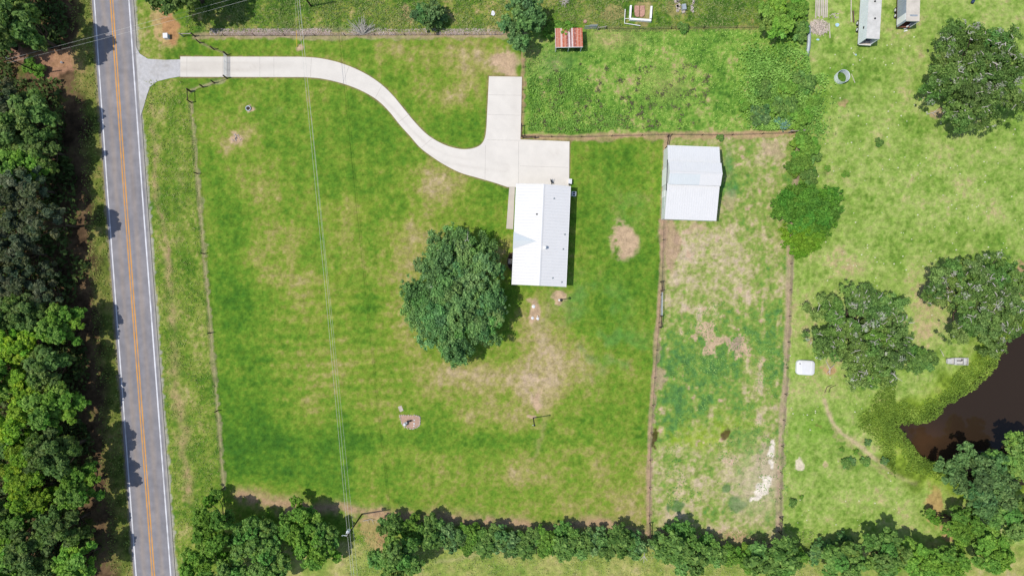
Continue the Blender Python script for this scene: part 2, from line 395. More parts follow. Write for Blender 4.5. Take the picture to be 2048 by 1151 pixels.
    rows = sm(.2, .75, np.sin(2 * pi * rowp / 32)) * sm(540, 620, py) * sm(960, 860, py)
    gD = gD + rows * (.14 + .35 * nC)
    gar = ramp(gD + .1 * nC + .1 * nD, [(-.2, (86, 132, 70)), (.1, (104, 148, 70)), (.35, (126, 160, 68)), (.6, (152, 168, 86)), (.85, (184, 180, 122)), (1.1, (204, 188, 150)), (1.4, (214, 194, 166))])
    gar = mixc(gar, (150, 178, 40), .7 * np.clip(bl(1380, 870, 60, 22) + bl(1450, 865, 60, 30) + .6 * bl(1340, 855, 30, 20), 0, 1) * sm(-.6, .5, nB + nC))
    gar = mixc(gar, (212, 182, 152), .9 * sm(.45, .62, bl(1415, 665, 34, 22) + .8 * bl(1475, 690, 20, 22) + .7 * bl(1425, 700, 18, 22) + .45 * nC + .3 * nD))
    gar = mixc(gar, (160, 140, 128), .6 * hard(1474, 684, 11, 12)); gar = mixc(gar, (88, 66, 34), .85 * hard(1454, 863, 8, 12, .5))
    gar = mixc(gar, (74, 128, 62), .8 * (hard(1360, 1012, 16, 9) + hard(1475, 1005, 24, 14) + hard(1450, 975, 8, 8)))
    gar = mixc(gar, (200, 180, 150), .8 * hard(1533, 930, 24, 50)); gar = mixc(gar, (208, 192, 164), .6 * bl(1515, 965, 46, 60)); gar = mixc(gar, (242, 230, 212), hard(1524, 972, 13, 24, .3, .12, .6) + hard(1511, 995, 13, 9) + hard(1541, 898, 8, 18) + hard(1540, 925, 6, 8))
    gar = mixc(gar, (206, 176, 150), .6 * hard(1540, 300, 20, 22) + .6 * hard(1395, 462, 26, 5, -.2) + .5 * hard(1460, 400, 14, 25))
    gar = mixc(gar, (86, 146, 84), .6 * (bl(1455, 330, 10, 30) + bl(1462, 380, 10, 12)))
    gm = sm(-2, 2, px - mfx) * sm(2, -2, px - gfx) * sm(-3, 3, py - 272)
    C = mixc(C, gar, gm)
    # right-hand pasture
    pD = .46 + .15 * nA + .2 * nB + .18 * nC + .13 * nD + .11 * nE + .11 * nF
    for cx, cy, rx, ry, a in ((1880, 560, 60, 90, .35), (1690, 520, 60, 40, .15), (1850, 640, 40, 60, .3), (1780, 1000, 60, 60, .2), (1950, 1030, 60, 60, .4), (1640, 690, 40, 40, .2), (1690, 250, 60, 60, .06), (2030, 40, 40, 60, .12), (1650, 770, 40, 40, .15), (1700, 130, 50, 50, -.05)):
        pD = pD + a * bl(cx, cy, rx, ry)
    pas = ramp(pD, [(-.1, (96, 138, 48)), (.2, (124, 158, 62)), (.45, (152, 178, 84)), (.7, (172, 188, 104)), (.95, (192, 182, 126)), (1.25, (204, 178, 140))])
    for cx, cy, rx, ry, c in ((1687, 205, 12, 8, (196, 160, 122)), (1873, 228, 12, 9, (190, 164, 128)), (1660, 735, 14, 12, (196, 158, 118)), (1602, 930, 10, 17, (236, 218, 196)), (1650, 925, 6, 8, (204, 184, 140)), (1870, 1010, 14, 40, (196, 160, 108)), (2040, 560, 14, 40, (190, 150, 118)), (1895, 1060, 14, 30, (194, 156, 112)), (1637, 855, 6, 5, (120, 92, 66))):
        pas = mixc(pas, c, .85 * hard(cx, cy, rx, ry))
    for cx, cy, rx, ry in ((1685, 195, 26, 12), (1758, 284, 8, 7), (1690, 348, 10, 7), (1655, 345, 12, 9), (1697, 925, 18, 9), (1730, 923, 9, 8), (1712, 905, 8, 6), (1685, 900, 8, 7), (1584, 1005, 7, 9), (1602, 995, 5, 4)):
        pas = mixc(pas, (96, 132, 52), .55 * bl(cx, cy, rx, ry))
    pas = mixc(pas, (128, 172, 60), .55 * np.clip(bl(1620, 860, 40, 26) + bl(1640, 190, 16, 40), 0, 1))
    gf2 = np.where(py < 266, 1614, gfx)
    C = mixc(C, pas, sm(-3, 3, px - gf2 + 2 * nD))
    # field south of the hedge
    sf = ramp(.5 + .25 * nB + .25 * nC + .15 * nD, [(0, (112, 142, 58)), (.4, (150, 166, 80)), (.75, (180, 178, 106)), (1.1, (202, 186, 140))])
    C = mixc(C, sf, sm(-6, 6, py - 1085 + 6 * nB) * sm(-5, 5, px - 480))
    C = mixc(C, (186, 160, 110), .75 * hard(750, 1065, 30, 50)); C = mixc(C, (190, 150, 112), .6 * hard(765, 1060, 14, 30))
    C = mixc(C, (202, 186, 140), .4 * np.exp(-(pdist(wx, wy, [(870, 1120), (930, 1108), (1010, 1105), (1060, 1112)]) / 4) ** 2))
    # soil under the hedge
    hl = pdist(wx, wy, [(480, 990), (560, 1012), (700, 1020), (760, 1032), (870, 1032), (1010, 1048), (1100, 1056), (1200, 1048), (1290, 1070), (1400, 1078), (1490, 1082), (1560, 1085)])
    C = mixc(C, (192, 158, 128), .9 * np.exp(-(hl / 14) ** 2) * sm(-.9, .4, nC + .4 * nD + .5))
    # woodland floor left of the road: litter darkened in place of tree shade
    rx = road_x(py) - 38
    fD = .5 + .3 * nB + .3 * nC + .25 * nD
    fl = ramp(fD, [(0, (76, 60, 44)), (.4, (104, 83, 61)), (.7, (124, 101, 74)), (1, (100, 110, 50))])
    fl = mixc(fl, (178, 136, 108), .9 * hard(115, 130, 50, 28)); fl = mixc(fl, (186, 144, 108), .6 * hard(125, 120, 22, 24)); fl = mixc(fl, (166, 128, 108), .8 * hard(20, 105, 40, 14))
    gs = .85 * sm(-50, -18, px - rx + 12 * nB + 8 * nC)
    fl = mixc(fl, ramp(.4 + .25 * nB + .3 * nC + .2 * nD, [(0, (88, 108, 42)), (.35, (116, 134, 54)), (.7, (150, 146, 80)), (1.0, (168, 146, 98))]), gs)
    C = mixc(C, fl, sm(3, -3, px - rx - 3))
    # bare strips beneath the fences
    for pts, w, c, a in ((F_FRONT, 4.5, (184, 168, 132), .75), (F_NORTH, 6.5, (190, 164, 136), .85), (F_YARD, 5, (196, 160, 126), .85), (F_BACK, 7, (198, 160, 130), .9), (F_MID, 6.5, (190, 158, 132), .9), (F_GARDEN, 7, (188, 164, 138), .95), (F_TOP, 4, (176, 158, 108), .5),
                          ([(381, 182), (406, 174), (429, 166), (454, 157)], 4, (190, 172, 142), .7), ([(390, 73), (400, 86), (428, 99), (454, 110)], 4, (186, 168, 130), .5)):
        d = pdist(px + 2 * nD + 1.5 * nC, py + 2 * nC, pts); w2 = w * (1 + .35 * nB)
        C = mixc(C, c, a * sm(1.3, .5, d / w2 + .45 * nC + .25 * nD) * np.clip(.9 + .35 * nC, 0, 1))
    C = mixc(C, (172, 150, 148), .5 * np.exp(-(np.hypot(0, (wy - 64)) / 5) ** 2) * sm(430, 520, px) * sm(760, 640, px))
    C = mixc(C, (70, 44, 26), .8 * hard(1307, 870, 4, 18, 0)); C = mixc(C, (192, 160, 134), .8 * hard(1338, 480, 16, 60)); C = mixc(C, (196, 166, 140), .7 * hard(1322, 750, 9, 20))
    C = mixc(C, (206, 186, 146), .95 * np.exp(-(pdist(px + 2 * nC, py + 2 * nD, TRAIL) / 4.5) ** 2))
    C = mixc(C, (190, 168, 126), .5 * np.exp(-(pdist(wx, wy, [(p[0] - 9, p[1] + 9) for p in TRAIL[6:-4]]) / 2.5) ** 2))
    # thin bare rim beside the concrete, gritty road edge
    dd = pdist(px, py, DRIVE + [DRIVE[0]]); C = mixc(C, (150, 132, 92), .8 * sm(3.4, 1.4, dd + 1.2 * nD))
    C = mixc(C, (182, 176, 164), .85 * sm(7, 2.5, np.abs(px - road_x(py) - 43) + 3.5 * nD) )
    C = mixc(C, (170, 156, 132), .6 * sm(5, 2, np.abs(px - road_x(py) + 40) + 2 * nD))
    # pond margin
    pd = pdist(px, py, POND + [POND[0]]); ins = inside(px, py, POND); sdp = np.where(ins, -pd, pd)
    fr = sm(75, 30, sdp + 18 * nB + 8 * nC) * sm(1690, 1740, px + 20 * nB)
    C = mixc(C, ramp(.5 + .3 * nB + .35 * nC + .25 * nD, [(0, (92, 112, 34)), (.4, (126, 152, 44)), (.7, (148, 174, 58)), (1.1, (168, 176, 82))]), .85 * fr)
    C = mixc(C, (96, 62, 34), sm(4, -2, sdp))
    C = mixc(C, np.broadcast_to(lin((128, 150, 66)), C.shape), sm(114, 190, np.maximum(np.abs(X), np.abs(Y) * 1.6)))
    Z = .05 * nB + .03 * nC + .02 * nD
    Z = Z - 1.0 * sm(16, 0, sdp) - 1.2 * sm(0, -60, sdp)
    flat = np.maximum(sm(60, 48, np.abs(px - road_x(py) - 2)), sm(6, 2, np.where(inside(px, py, DRIVE), 0, dd)))
    flat = np.maximum(flat, sm(12, 4, np.where(inside(px, py, APRON), 0, pdist(px, py, APRON + [APRON[0]]))))
    Z = Z * (1 - flat) - .06 * flat
    far = sm(115, 400, np.maximum(np.abs(X), np.abs(Y) * 1.6)); Z = Z * (1 - far)
    g = grid_mesh('ground', X, Y, Z, C / K, M['ground']); tag(g, kind='structure')
build_ground()

# ------------------------------------------------------------------ road, markings, concrete, pond
def build_road():
    ys = np.concatenate([np.array([-1700, -800, -400, -200, -120]), np.arange(-80, 80.1, .5), np.array([120, 200, 400, 800, 1700])])
    lat = np.linspace(-3.95, 4.35, 50)
    Yc, L = np.meshgrid(ys, lat, indexing='ij')
    Xc = (road_x(575.5 - Yc * 10) - 1024) / 10 + L
    n1 = fbm(L * 10, Yc * 10, 40, 5); n2 = fbm(L * 10, Yc * 1.2, 5, 6, 2); n3 = fbm(L * 10, Yc * 10, 9, 8, 2)
    e = .62 * (np.exp(-((np.abs(L) - 1.75) / .55) ** 2)) + .12 * n2 + .10 * n1
    c0 = lin((147, 145, 150)); c1 = lin((166, 153, 143)); t = np.clip(e, 0, 1)[..., None]
    C = c0 * (1 - t) + c1 * t
    C = C * (1 + .07 * n1 + .06 * n3 + .05 * n2)[..., None]
    ed = sm(3.75, 4.3, L + .12 * n3)[..., None]; C = C * (1 - ed) + lin((176, 172, 164)) * ed
    r = grid_mesh('road', Xc, Yc, np.full_like(Xc, .03) + .03 * (1 - (L / 4.3) ** 2), C / K, M['asphalt']); tag(r, kind='structure')
    def paint(name, off, w, col, mt, seed):
        l2 = np.linspace(off - w / 2, off + w / 2, 4); Yl, Ll = np.meshgrid(ys, l2, indexing='ij')
        Xl = (road_x(575.5 - Yl * 10) - 1024) / 10 + Ll
        wr = np.clip(.12 + .55 * fbm(Ll * 10, Yl * 10, 12, seed, 3), 0, .6)[..., None] * .7
        c = lin(col) * (1 - wr) + lin((150, 144, 142)) * wr
        o = grid_mesh(name, Xl, Yl, np.full_like(Xl, .034) + .03 * (1 - (Ll / 4.3) ** 2), c / K, mt); tag(o, kind='structure')
    paint('road_edge_line', -3.46, .24, (236, 236, 240), M['asphalt'], 3)
    paint('road_edge_line', 3.46, .26, (240, 240, 244), M['asphalt'], 4)
    paint('road_centre_line', -.24, .22, (236, 168, 74), M['asphalt'], 13)
    paint('road_centre_line', .24, .22, (236, 168, 74), M['asphalt'], 14)
build_road()

def sheet(name, poly, z0, z1, colf, mt, step=.35):
    """slab with a mottled top: a fine triangulation is not needed, so the top is a clipped grid inside the outline"""
    import bmesh
    w = [G(*p)[:2] for p in poly]
    bm = bmesh.new()
    top = [bm.verts.new((x, y, z1)) for x, y in w]; f = bm.faces.new(top)
    bmesh.ops.recalc_face_normals(bm, faces=[f])
    if f.normal.z < 0: f.normal_flip()
    xs = [p[0] for p in w]; ys = [p[1] for p in w]
    for ax, lo, hi in ((0, min(xs), max(xs)), (1, min(ys), max(ys))):
        v = lo + step
        while v < hi:
            co = (v, 0, 0) if ax == 0 else (0, v, 0); no = (1, 0, 0) if ax == 0 else (0, 1, 0)
            bmesh.ops.bisect_plane(bm, geom=bm.verts[:] + bm.edges[:] + bm.faces[:], plane_co=co, plane_no=no)
            v += step
    be = [e for e in bm.edges if e.is_boundary]
    r = bmesh.ops.extrude_edge_only(bm, edges=be)
    for v in r['geom']:
        if isinstance(v, bmesh.types.BMVert): v.co.z = z0
    me = bpy.data.meshes.new(name); bm.to_mesh(me); bm.free()
    co = np.zeros(len(me.vertices) * 3, np.float32); me.vertices.foreach_get('co', co); co = co.reshape(-1, 3)
    at = me.attributes.new('Col', 'FLOAT_COLOR', 'POINT'); c = np.ones((len(co), 4), np.float32)
    c[:, :3] = np.minimum(colf(co[:, 0] * 10 + 1024, 575.5 - co[:, 1] * 10) / K, .8); at.data.foreach_set('color', c.ravel())
    me.materials.append(mt)
    o = bpy.data.objects.new(name, me); COL.objects.link(o); return tag(o, kind='structure')
def conc(px, py):
    a = fbm(px, py, 60, 71); b = fbm(px, py, 9, 72)
    mid = [(361, 134), (600, 134), (652, 140), (700, 157), (742, 186), (780, 222), (815, 262), (850, 296), (892, 318), (950, 328), (1010, 335)]
    dm = pdist(px, py, mid)
    C = lin((238, 231, 220))[None] * (1 + .035 * a + .025 * b)[:, None]
    st = .26 * np.exp(-((py - 134 - 3 * a) / 7) ** 2) * sm(640, 520, px) * (.6 + .8 * np.clip(b, 0, 1))
    st = st + .28 * np.clip(b + .3, 0, 1) * np.exp(-(((px - 1110) / 16) ** 2 + ((py - 306) / 9) ** 2)) + .12 * np.exp(-((px - 1030) / 8) ** 2) * sm(300, 200, py)
    st = st + .16 * np.exp(-((dm - 7.5) / 2.6) ** 2) * np.clip(.6 + a, 0, 1.3)
    st = np.clip(st + .10 * sm(560, 380, px), 0, 1)[:, None]
    return C * (1 - st) + lin((176, 164, 150)) * st
drv = sheet('driveway', DRIVE, -.15, .06, conc, M['concrete'])
def gravelc(px, py):
    a = fbm(px, py, 30, 81); b = fbm(px, py, 7, 82); e = np.clip(.35 * b + .25 * a + .1, 0, .6)[:, None]
    return lin((208, 206, 206)) * (1 - e) + lin((176, 170, 160)) * e
sheet('gravel_apron', APRON, -.12, .035, gravelc, M['gravel'], .3)
def walkc(px, py): return lin((214, 204, 190))[None] * (1 + .06 * fbm(px, py, 12, 75))[:, None]
sheet('walkway', [(1018.5, 374.5), (1030, 374.5), (1026, 458), (1012.5, 457)], -.1, .07, walkc, M['concrete'])
jm = mat('sawn joint', (.40, .37, .33), 1, 0, .2)
jb = MB()
for a, b in (((520, 114.5), (520, 153.5)), ((548, 114.5), (548, 153.5)), ((623, 116.5), (621, 154)), ((698, 133), (686, 167)), ((764, 171), (751, 196)), ((820, 227), (794, 247)), ((866, 276), (842, 296)), ((975, 229), (1041, 231)), ((974, 280), (1041, 281)), ((971, 290), (970, 358)), ((1037, 283), (1037, 372)), ((374, 114.5), (374, 153.5)), ((1040, 332), (1136, 335)), ((977, 190), (1042, 191)), ((446, 114.5), (446, 153.5))):
    p, q = G(*a), G(*b); d = np.array(q) - np.array(p); L = np.linalg.norm(d)
    jb.box(((p[0] + q[0]) / 2, (p[1] + q[1]) / 2, .0625), (L, .045, .004), math.atan2(d[1], d[0]))
jo = jb.build('joint', jm, drv)

def build_water():
    m, n, l, b = new_mat('pond water')
    tc = n.new('ShaderNodeTexCoord'); t = n.new('ShaderNodeTexNoise'); t.inputs['Scale'].default_value = 2.5; t.inputs['Detail'].default_value = 4
    l.new(tc.outputs['Object'], t.inputs['Vector'])
    bp = n.new('ShaderNodeBump'); bp.inputs['Strength'].default_value = .15; bp.inputs['Distance'].default_value = .02
    l.new(t.outputs[0], bp.inputs['Height']); l.new(bp.outputs[0], b.inputs['Normal'])
    a = n.new('ShaderNodeAttribute'); a.attribute_name = 'Col'; l.new(a.outputs['Color'], b.inputs['Base Color'])
    b.inputs['Roughness'].default_value = .08; b.inputs['Specular IOR Level'].default_value = .3
    def wc(px, py):
        s = np.exp(-(((px - 1850) / 55) ** 2 + ((py - 885) / 42) ** 2)) * np.clip(.8 + .5 * fbm(px, py, 25, 3), 0, 1) * .75
        return (lin((56, 44, 33)) * (1 - s[:, None]) + lin((84, 60, 40)) * s[:, None])
    poly = [(p[0] + (p[0] - 2020) * .03, p[1] + (p[1] - 800) * .03) for p in POND]
    w = sheet('pond_water', poly, -1.0, -.72, wc, m, .6)
build_water()

# ------------------------------------------------------------------ vegetation
def leaves_arr(rng, cen, nor, size, aspect=1.6):
    n = len(cen)
    nor = nor / (np.linalg.norm(nor, axis=1, keepdims=True) + 1e-9)
    a = rng.normal(size=(n, 3)); u = np.cross(nor, a); u /= np.linalg.norm(u, axis=1, keepdims=True) + 1e-9
    w = np.cross(nor, u); s = size[:, None]
    k = rng.uniform(.75, 1.25, (n, 4, 1))
    v = np.stack([cen + u * s * aspect * k[:, 0] * .5, cen + w * s * k[:, 1] * .5, cen - u * s * aspect * k[:, 2] * .5, cen - w * s * k[:, 3] * .5], 1)
    return v.reshape(-1, 3)
def unit(rng, n):
    d = rng.normal(size=(n, 3)); return d / np.linalg.norm(d, axis=1, keepdims=True)

def crown_arrays(seed, R, z0, z1, nl, nleaf, leaf, pal, sub=30, spread=.8, dome=.85, lr=1.0, irr=.18, shoot=0.0, moss=0.0, offc=(0, 0), jit=(.82, 1.12)):
    """lobed crown: lobes over a dome, clumps over each lobe, leaves over each clump"""
    rng = np.random.default_rng(seed)
    i = np.arange(nl); th = i * 2.39996 + rng.uniform(-.5, .5, nl); rad = np.sqrt((i + .6) / nl) * spread * rng.uniform(jit[0], jit[1], nl)
    ph = rng.uniform(0, 6.28, 3); rad = rad * (1 + irr * (np.sin(2 * th + ph[0]) + .7 * np.sin(3 * th + ph[1]) + .5 * np.sin(5 * th + ph[2])))
    lrad = R * lr * 1.05 / sqrt(nl) * rng.uniform(.7, 1.35, nl)
    zz = z0 + (z1 - z0) * (dome * np.sqrt(np.clip(1 - rad ** 2 * .85, .05, 1)) * rng.uniform(.60, 1.06, nl)) - lrad * .5
    lc = np.stack([rad * np.cos(th) * R + offc[0], rad * np.sin(th) * R + offc[1], np.maximum(zz, z0 * .55)], 1)
    # clumps
    li = np.repeat(i, sub); d = unit(rng, nl * sub); d[:, 2] = np.where(d[:, 2] < -.3, -d[:, 2], d[:, 2])
    sc = lc[li] + d * lrad[li][:, None] * rng.uniform(.45, 1.28, (nl * sub, 1)) * np.array([1, 1, .8])
    sr = lrad[li] * rng.uniform(.11, .34, nl * sub)
    tone = rng.uniform(0, 1, nl * sub) * .55 + rng.uniform(0, 1, nl)[li] * .45
    hue = 1 + rng.normal(size=(nl, 3)) * np.array([.08, .04, .09])
    mossy = rng.uniform(0, 1, nl * sub) < moss
    ci = rng.choice(nl * sub, nleaf, p=sr ** 2 / (sr ** 2).sum())
    dd = unit(rng, nleaf); dd[:, 2] = np.where((dd[:, 2] < 0) & (rng.uniform(0, 1, nleaf) < .62), -dd[:, 2], dd[:, 2])
    r = sr[ci][:, None] * rng.uniform(.15, 1.3, (nleaf, 1))
    if shoot: r = r * np.where(rng.uniform(0, 1, (nleaf, 1)) < .12, rng.uniform(1, 1 + shoot, (nleaf, 1)), 1)
    pos = sc[ci] + dd * r
    nor = dd * .5 + d[ci] * .4 + np.array([0, 0, .4]) + rng.normal(size=(nleaf, 3)) * .62
    t = np.clip(tone[ci] * .6 + rng.uniform(0, .75, nleaf) - .18, 0, 1)[:, None]
    p = np.array(pal); c = np.where(t < .5, p[0] * (1 - 2 * t) + p[1] * 2 * t, p[1] * (2 - 2 * t) + p[2] * (2 * t - 1))
    c = c * hue[li[ci]]
    c = np.where(mossy[ci][:, None] & (rng.uniform(0, 1, (nleaf, 1)) < .6), np.array([.44, .47, .38]) * rng.uniform(.7, 1.2, (nleaf, 1)), c)
    return leaves_arr(rng, pos, nor, leaf * rng.uniform(.55, 1.4, nleaf)), c, lc, lrad

def make_tree(name, label, cat, seed, R, z0, z1, nl, nleaf, leaf, pal, group=None, twigs=0, trunk_r=.35, squash=(1, 1), **kw):
    t = thing(name, label, cat, (0, 0, 0), 0, group)
    v, c, lc, lrad = crown_arrays(seed, R, z0, z1, nl, nleaf, leaf, pal, **kw)
    v = v * np.array([squash[0], squash[1], 1]); lc = lc * np.array([squash[0], squash[1], 1])
    v[:, 2] = np.maximum(v[:, 2], .12)
    np_mesh('crown', v, 4, c, M['leaf'], t)
    rng = np.random.default_rng(seed + 5); b = MB()
    hub = np.array((0, 0, max(z0 * .8, z1 * .22)))
    if cat == 'tree':
        b.tube([(0, 0, -.1), (.05, .02, hub[2] * .5), tuple(hub)], [trunk_r * 1.35, trunk_r, trunk_r * .85], 9)
    for k in range(len(lc)):
        if cat != 'tree' and k % 2: continue
        e = lc[k]; s0 = hub if cat == 'tree' else np.array((e[0] * .3, e[1] * .3, 0.))
        mid = s0 * .5 + e * .5 + np.array((0, 0, -.12 * z1 * rng.uniform(.2, 1))) + rng.normal(size=3) * .12 * lrad[k]
        b.tube([tuple(s0), tuple(mid), tuple(e)], [trunk_r * .5, trunk_r * .32, trunk_r * .12], 6, False)
    b.build('trunk' if cat == 'tree' else 'stems', M['bark'], t, True)
    if twigs:
        tw = MB()
        for k in range(twigs):
            j = rng.integers(len(lc)); d = unit(rng, 1)[0]; d[2] = abs(d[2]) * .7 + .55; d /= np.linalg.norm(d)
            p = lc[j] + d * lrad[j] * rng.uniform(.75, 1.18) + np.array((0, 0, .2)); q = rng.normal(size=3) * np.array((1, 1, .3)); q /= np.linalg.norm(q)
            L = rng.uniform(.4, 1.4); bend = rng.normal(size=3) * .2 * L
            tw.tube([tuple(p), tuple(p + q * L * .5 + bend), tuple(p + q * L)], [.075, .06, .03], 5, False)
            if k % 3 == 0: tw.tube([tuple(p + q * L * .5 + bend), tuple(p + q * L * .7 + bend * 3)], [.05, .02], 5, False)
        tw.build('bare_branches', M['twig'], t)['kind'] = 'stuff'
    return t
def at(o, px, py, zc, rz=0.0, sc=1.0, sz=None):
    x, y, _ = G(px, py, zc); o.location = (x, y, 0); o.rotation_euler = (0, 0, rz)
    o.scale = (sc if not isinstance(sc, tuple) else sc[0], sc if not isinstance(sc, tuple) else sc[1], sz or (sc if not isinstance(sc, tuple) else (sc[0] + sc[1]) / 2))
    return o

P_OAK = [(.050, .100, .036), (.130, .250, .080), (.270, .430, .145)]
P_LIVE = [(.052, .100, .028), (.145, .260, .060), (.290, .430, .120)]
P_BRIGHT = [(.080, .180, .026), (.175, .330, .050), (.290, .450, .080)]
P_LIME = [(.120, .225, .024), (.240, .390, .036), (.370, .500, .055)]
P_WOOD = [(.060, .105, .030), (.135, .215, .055), (.235, .325, .085)]
P_PINE = [(.060, .088, .046), (.130, .165, .086), (.220, .260, .140)]
P_HEDGE = [(.066, .150, .036), (.155, .300, .066), (.270, .430, .105)]

def build_trees():
    o = make_tree('oak_tree', 'big round dark green oak on the lawn beside the long white roofed house', 'tree', 101, 10.1, 2.2, 10.5, 96, 165000, .20, P_OAK, trunk_r=.55, squash=(1.0, 1.28), spread=.90, lr=1.45, irr=.0, jit=(.96, 1.04), shoot=.5, twigs=8)
    at(o, 912, 592, 6)
    at(make_tree('live_oak', 'largest grey twigged live oak in the pasture at the right edge, upper one', 'tree', 112, 10.4, 2.6, 11, 50, 100000, .205, P_LIVE, trunk_r=.5, spread=.86, lr=1.2, irr=.05, jit=(.93, 1.05), twigs=130, moss=.06, sub=24), 1957, 150, 6.5, 1.2, 1.03)
    at(make_tree('live_oak', 'spreading live oak with pale moss patches beside the white tub', 'tree', 123, 10.2, 2.4, 10, 54, 100000, .205, P_LIVE, trunk_r=.5, spread=.87, lr=1.28, irr=.02, jit=(.95, 1.04), twigs=120, moss=.07, sub=24, squash=(1, 1.06)), 1724, 672, 5.5, .4, .98)
    at(make_tree('live_oak', 'ragged live oak overhanging the dark pond at its top corner', 'tree', 134, 9.6, 2.4, 10.5, 46, 100000, .205, P_LIVE, trunk_r=.5, spread=.84, lr=1.08, irr=.12, twigs=100, moss=.07, sub=24, squash=(1.12, 1)), 1962, 596, 6, 2.2)
    at(make_tree('cedar_tree', 'dark green tree just left of the rusty striped roof', 'tree', 145, 5.0, 1.6, 8.5, 17, 20000, .28, P_OAK, trunk_r=.3, sub=30, irr=.05, lr=1.0), 1042, 45, 4.5)
    at(make_tree('small_tree', 'small dark tree at the top edge between the leaning pole and the rusty shed', 'tree', 156, 2.7, 1.2, 6, 9, 9000, .26, P_OAK, trunk_r=.18, sub=30), 853, 27, 3.4)
    at(make_tree('yaupon_tree', 'glossy bright green tree at the top edge behind the weedy paddock', 'tree', 167, 3.7, 1.0, 6, 14, 17000, .27, P_BRIGHT, trunk_r=.22, sub=30, lr=1.0, squash=(.95, 1.1)), 1548, 38, 3.4)
    at(make_tree('dense_tree', 'dense smooth bright green round tree on the garden fence', 'tree', 178, 5.5, .6, 6.0, 26, 46000, .22, [(.042, .125, .016), (.090, .225, .030), (.165, .35, .05)], trunk_r=.22, lr=1.5, irr=.0, jit=(.97, 1.03), spread=.84, dome=1.0, squash=(1.1, .98)), 1617, 421, 2.8)
    at(make_tree('dense_tree', 'smaller yellowish green round tree just below the bigger round fence tree', 'tree', 179, 3.6, .5, 4.2, 16, 24000, .2, [(.085, .18, .014), (.16, .30, .024), (.26, .42, .04)], trunk_r=.2, lr=1.5, irr=.0, jit=(.97, 1.03), spread=.84, dome=1.0, squash=(1.1, .85)), 1603, 474, 2.2)
    at(make_tree('tall_tree', 'dark tree cut off by the top edge beside the orange dirt bank', 'tree', 190, 7.4, 3, 13, 20, 22000, .34, P_WOOD, trunk_r=.35), 358, -40, 8.5)
    # woods at the lower right
    at(make_tree('pond_tree', 'broad soft green tree at the lower edge of the pond', 'tree', 201, 7.6, 2.5, 10, 24, 30000, .34, P_OAK, trunk_r=.4, irr=.1), 1965, 960, 6, .6)
    # left woods: three kinds, copied
    P = [make_tree('woodland_tree', '', 'tree', 211, 4.4, 3.2, 12.5, 22, 24000, .33, P_WOOD, trunk_r=.28, irr=.14, lr=.98),
         make_tree('woodland_tree', '', 'tree', 222, 4.6, 2.6, 11.5, 20, 24000, .34, P_LIME, trunk_r=.28, irr=.16, lr=.95),
         make_tree('pine_tree', '', 'tree', 233, 4.3, 4.0, 13, 24, 19000, .34, P_PINE, trunk_r=.26, irr=.1, lr=.72, shoot=.6),
         make_tree('woodland_tree', '', 'tree', 244, 4.4, 2.6, 11.5, 21, 24000, .32, P_BRIGHT, trunk_r=.28, irr=.12, lr=.95)]
    kinds = ['mottled green broadleaf', 'sunlit yellow green broadleaf', 'dull grey green pine', 'fresh green broadleaf']
    used = [False] * 4
    edge = [(22, 40, 1.2, 0), (66, 222, 1.1, 0), (92, 292, 1.0, 0), (70, 372, 1.05, 2), (98, 442, .85, 2), (62, 505, .95, 2), (118, 540, .5, 2), (92, 588, .8, 2), (118, 655, 1.0, 3), (92, 735, 1.0, 0),
            (92, 820, 1.15, 3), (100, 905, 1.1, 0), (140, 985, .95, 3), (112, 1060, 1.05, 0), (140, 1130, .95, 3)]
    inner = [(-25, -25, 1.3, 0), (-45, 60, 1.0, 3), (10, 200, .95, 2), (12, 262, 1.05, 0), (22, 330, 1.0, 3), (8, 405, .95, 2), (5, 470, 1.0, 2), (15, 560, .9, 2), (38, 625, .95, 0), (22, 690, 1.0, 1), (30, 770, 1.0, 1),
             (18, 850, 1.05, 1), (38, 925, 1.0, 1), (48, 990, 1.0, 1), (15, 1045, 1.0, 3), (40, 1110, 1.05, 0), (-5, 1130, 1.0, 3)]
    gaps = [(-20, 640, 1, 0), (-20, 900, 1, 0), (-25, 760, 1, 3), (-25, 340, 1.1, 0), (-25, 1010, 1, 0), (60, 1160, 1, 0), (-30, 520, 1, 2), (-30, 230, 1.1, 0)]
    r = random.Random(3); last = ''
    nth = ['topmost', 'second from the top', 'third from the top', 'fourth from the top', 'fifth from the top', 'sixth from the top', 'seventh from the top', 'eighth from the top', 'ninth from the top', 'tenth from the top', 'sixth from the bottom', 'fifth from the bottom', 'fourth from the bottom', 'third from the bottom', 'second from the bottom', 'bottommost', 'one at the very corner']
    ne = ['topmost', 'second from the top', 'third from the top', 'fourth from the top', 'fifth from the top', 'sixth from the top', 'seventh from the top', 'eighth from the top', 'seventh from the bottom', 'sixth from the bottom', 'fifth from the bottom', 'fourth from the bottom', 'third from the bottom', 'second from the bottom', 'bottommost']
    for row, lst, nm in (('road row', edge, ne), ('photo edge row', inner, nth), (None, gaps, None)):
        for j, (px, py, s, k) in enumerate(lst):
            o = P[k] if not used[k] else dup(P[k]); used[k] = True
            s *= r.uniform(.95, 1.08); sh = (0 if nm is not ne or py > 900 else 20 if py == 442 else 25 if 150 < py < 580 else 8); tall = {(98, 442): 1.3, (22, 40): 1.25, (140, 985): 1.1}.get((px, py), 1.0)
            at(o, px - sh, py, 8.5 * s * tall, r.uniform(0, 6.28), s, s * tall * r.uniform(.88, 1.0))
            o['group'] = 'trees of the woods left of the road'
            o['label'] = ('%s, %s in the left woods\' %s' % (kinds[k], nm[j], row)) if row else 'woodland tree mostly cut off by the left edge of the photo'
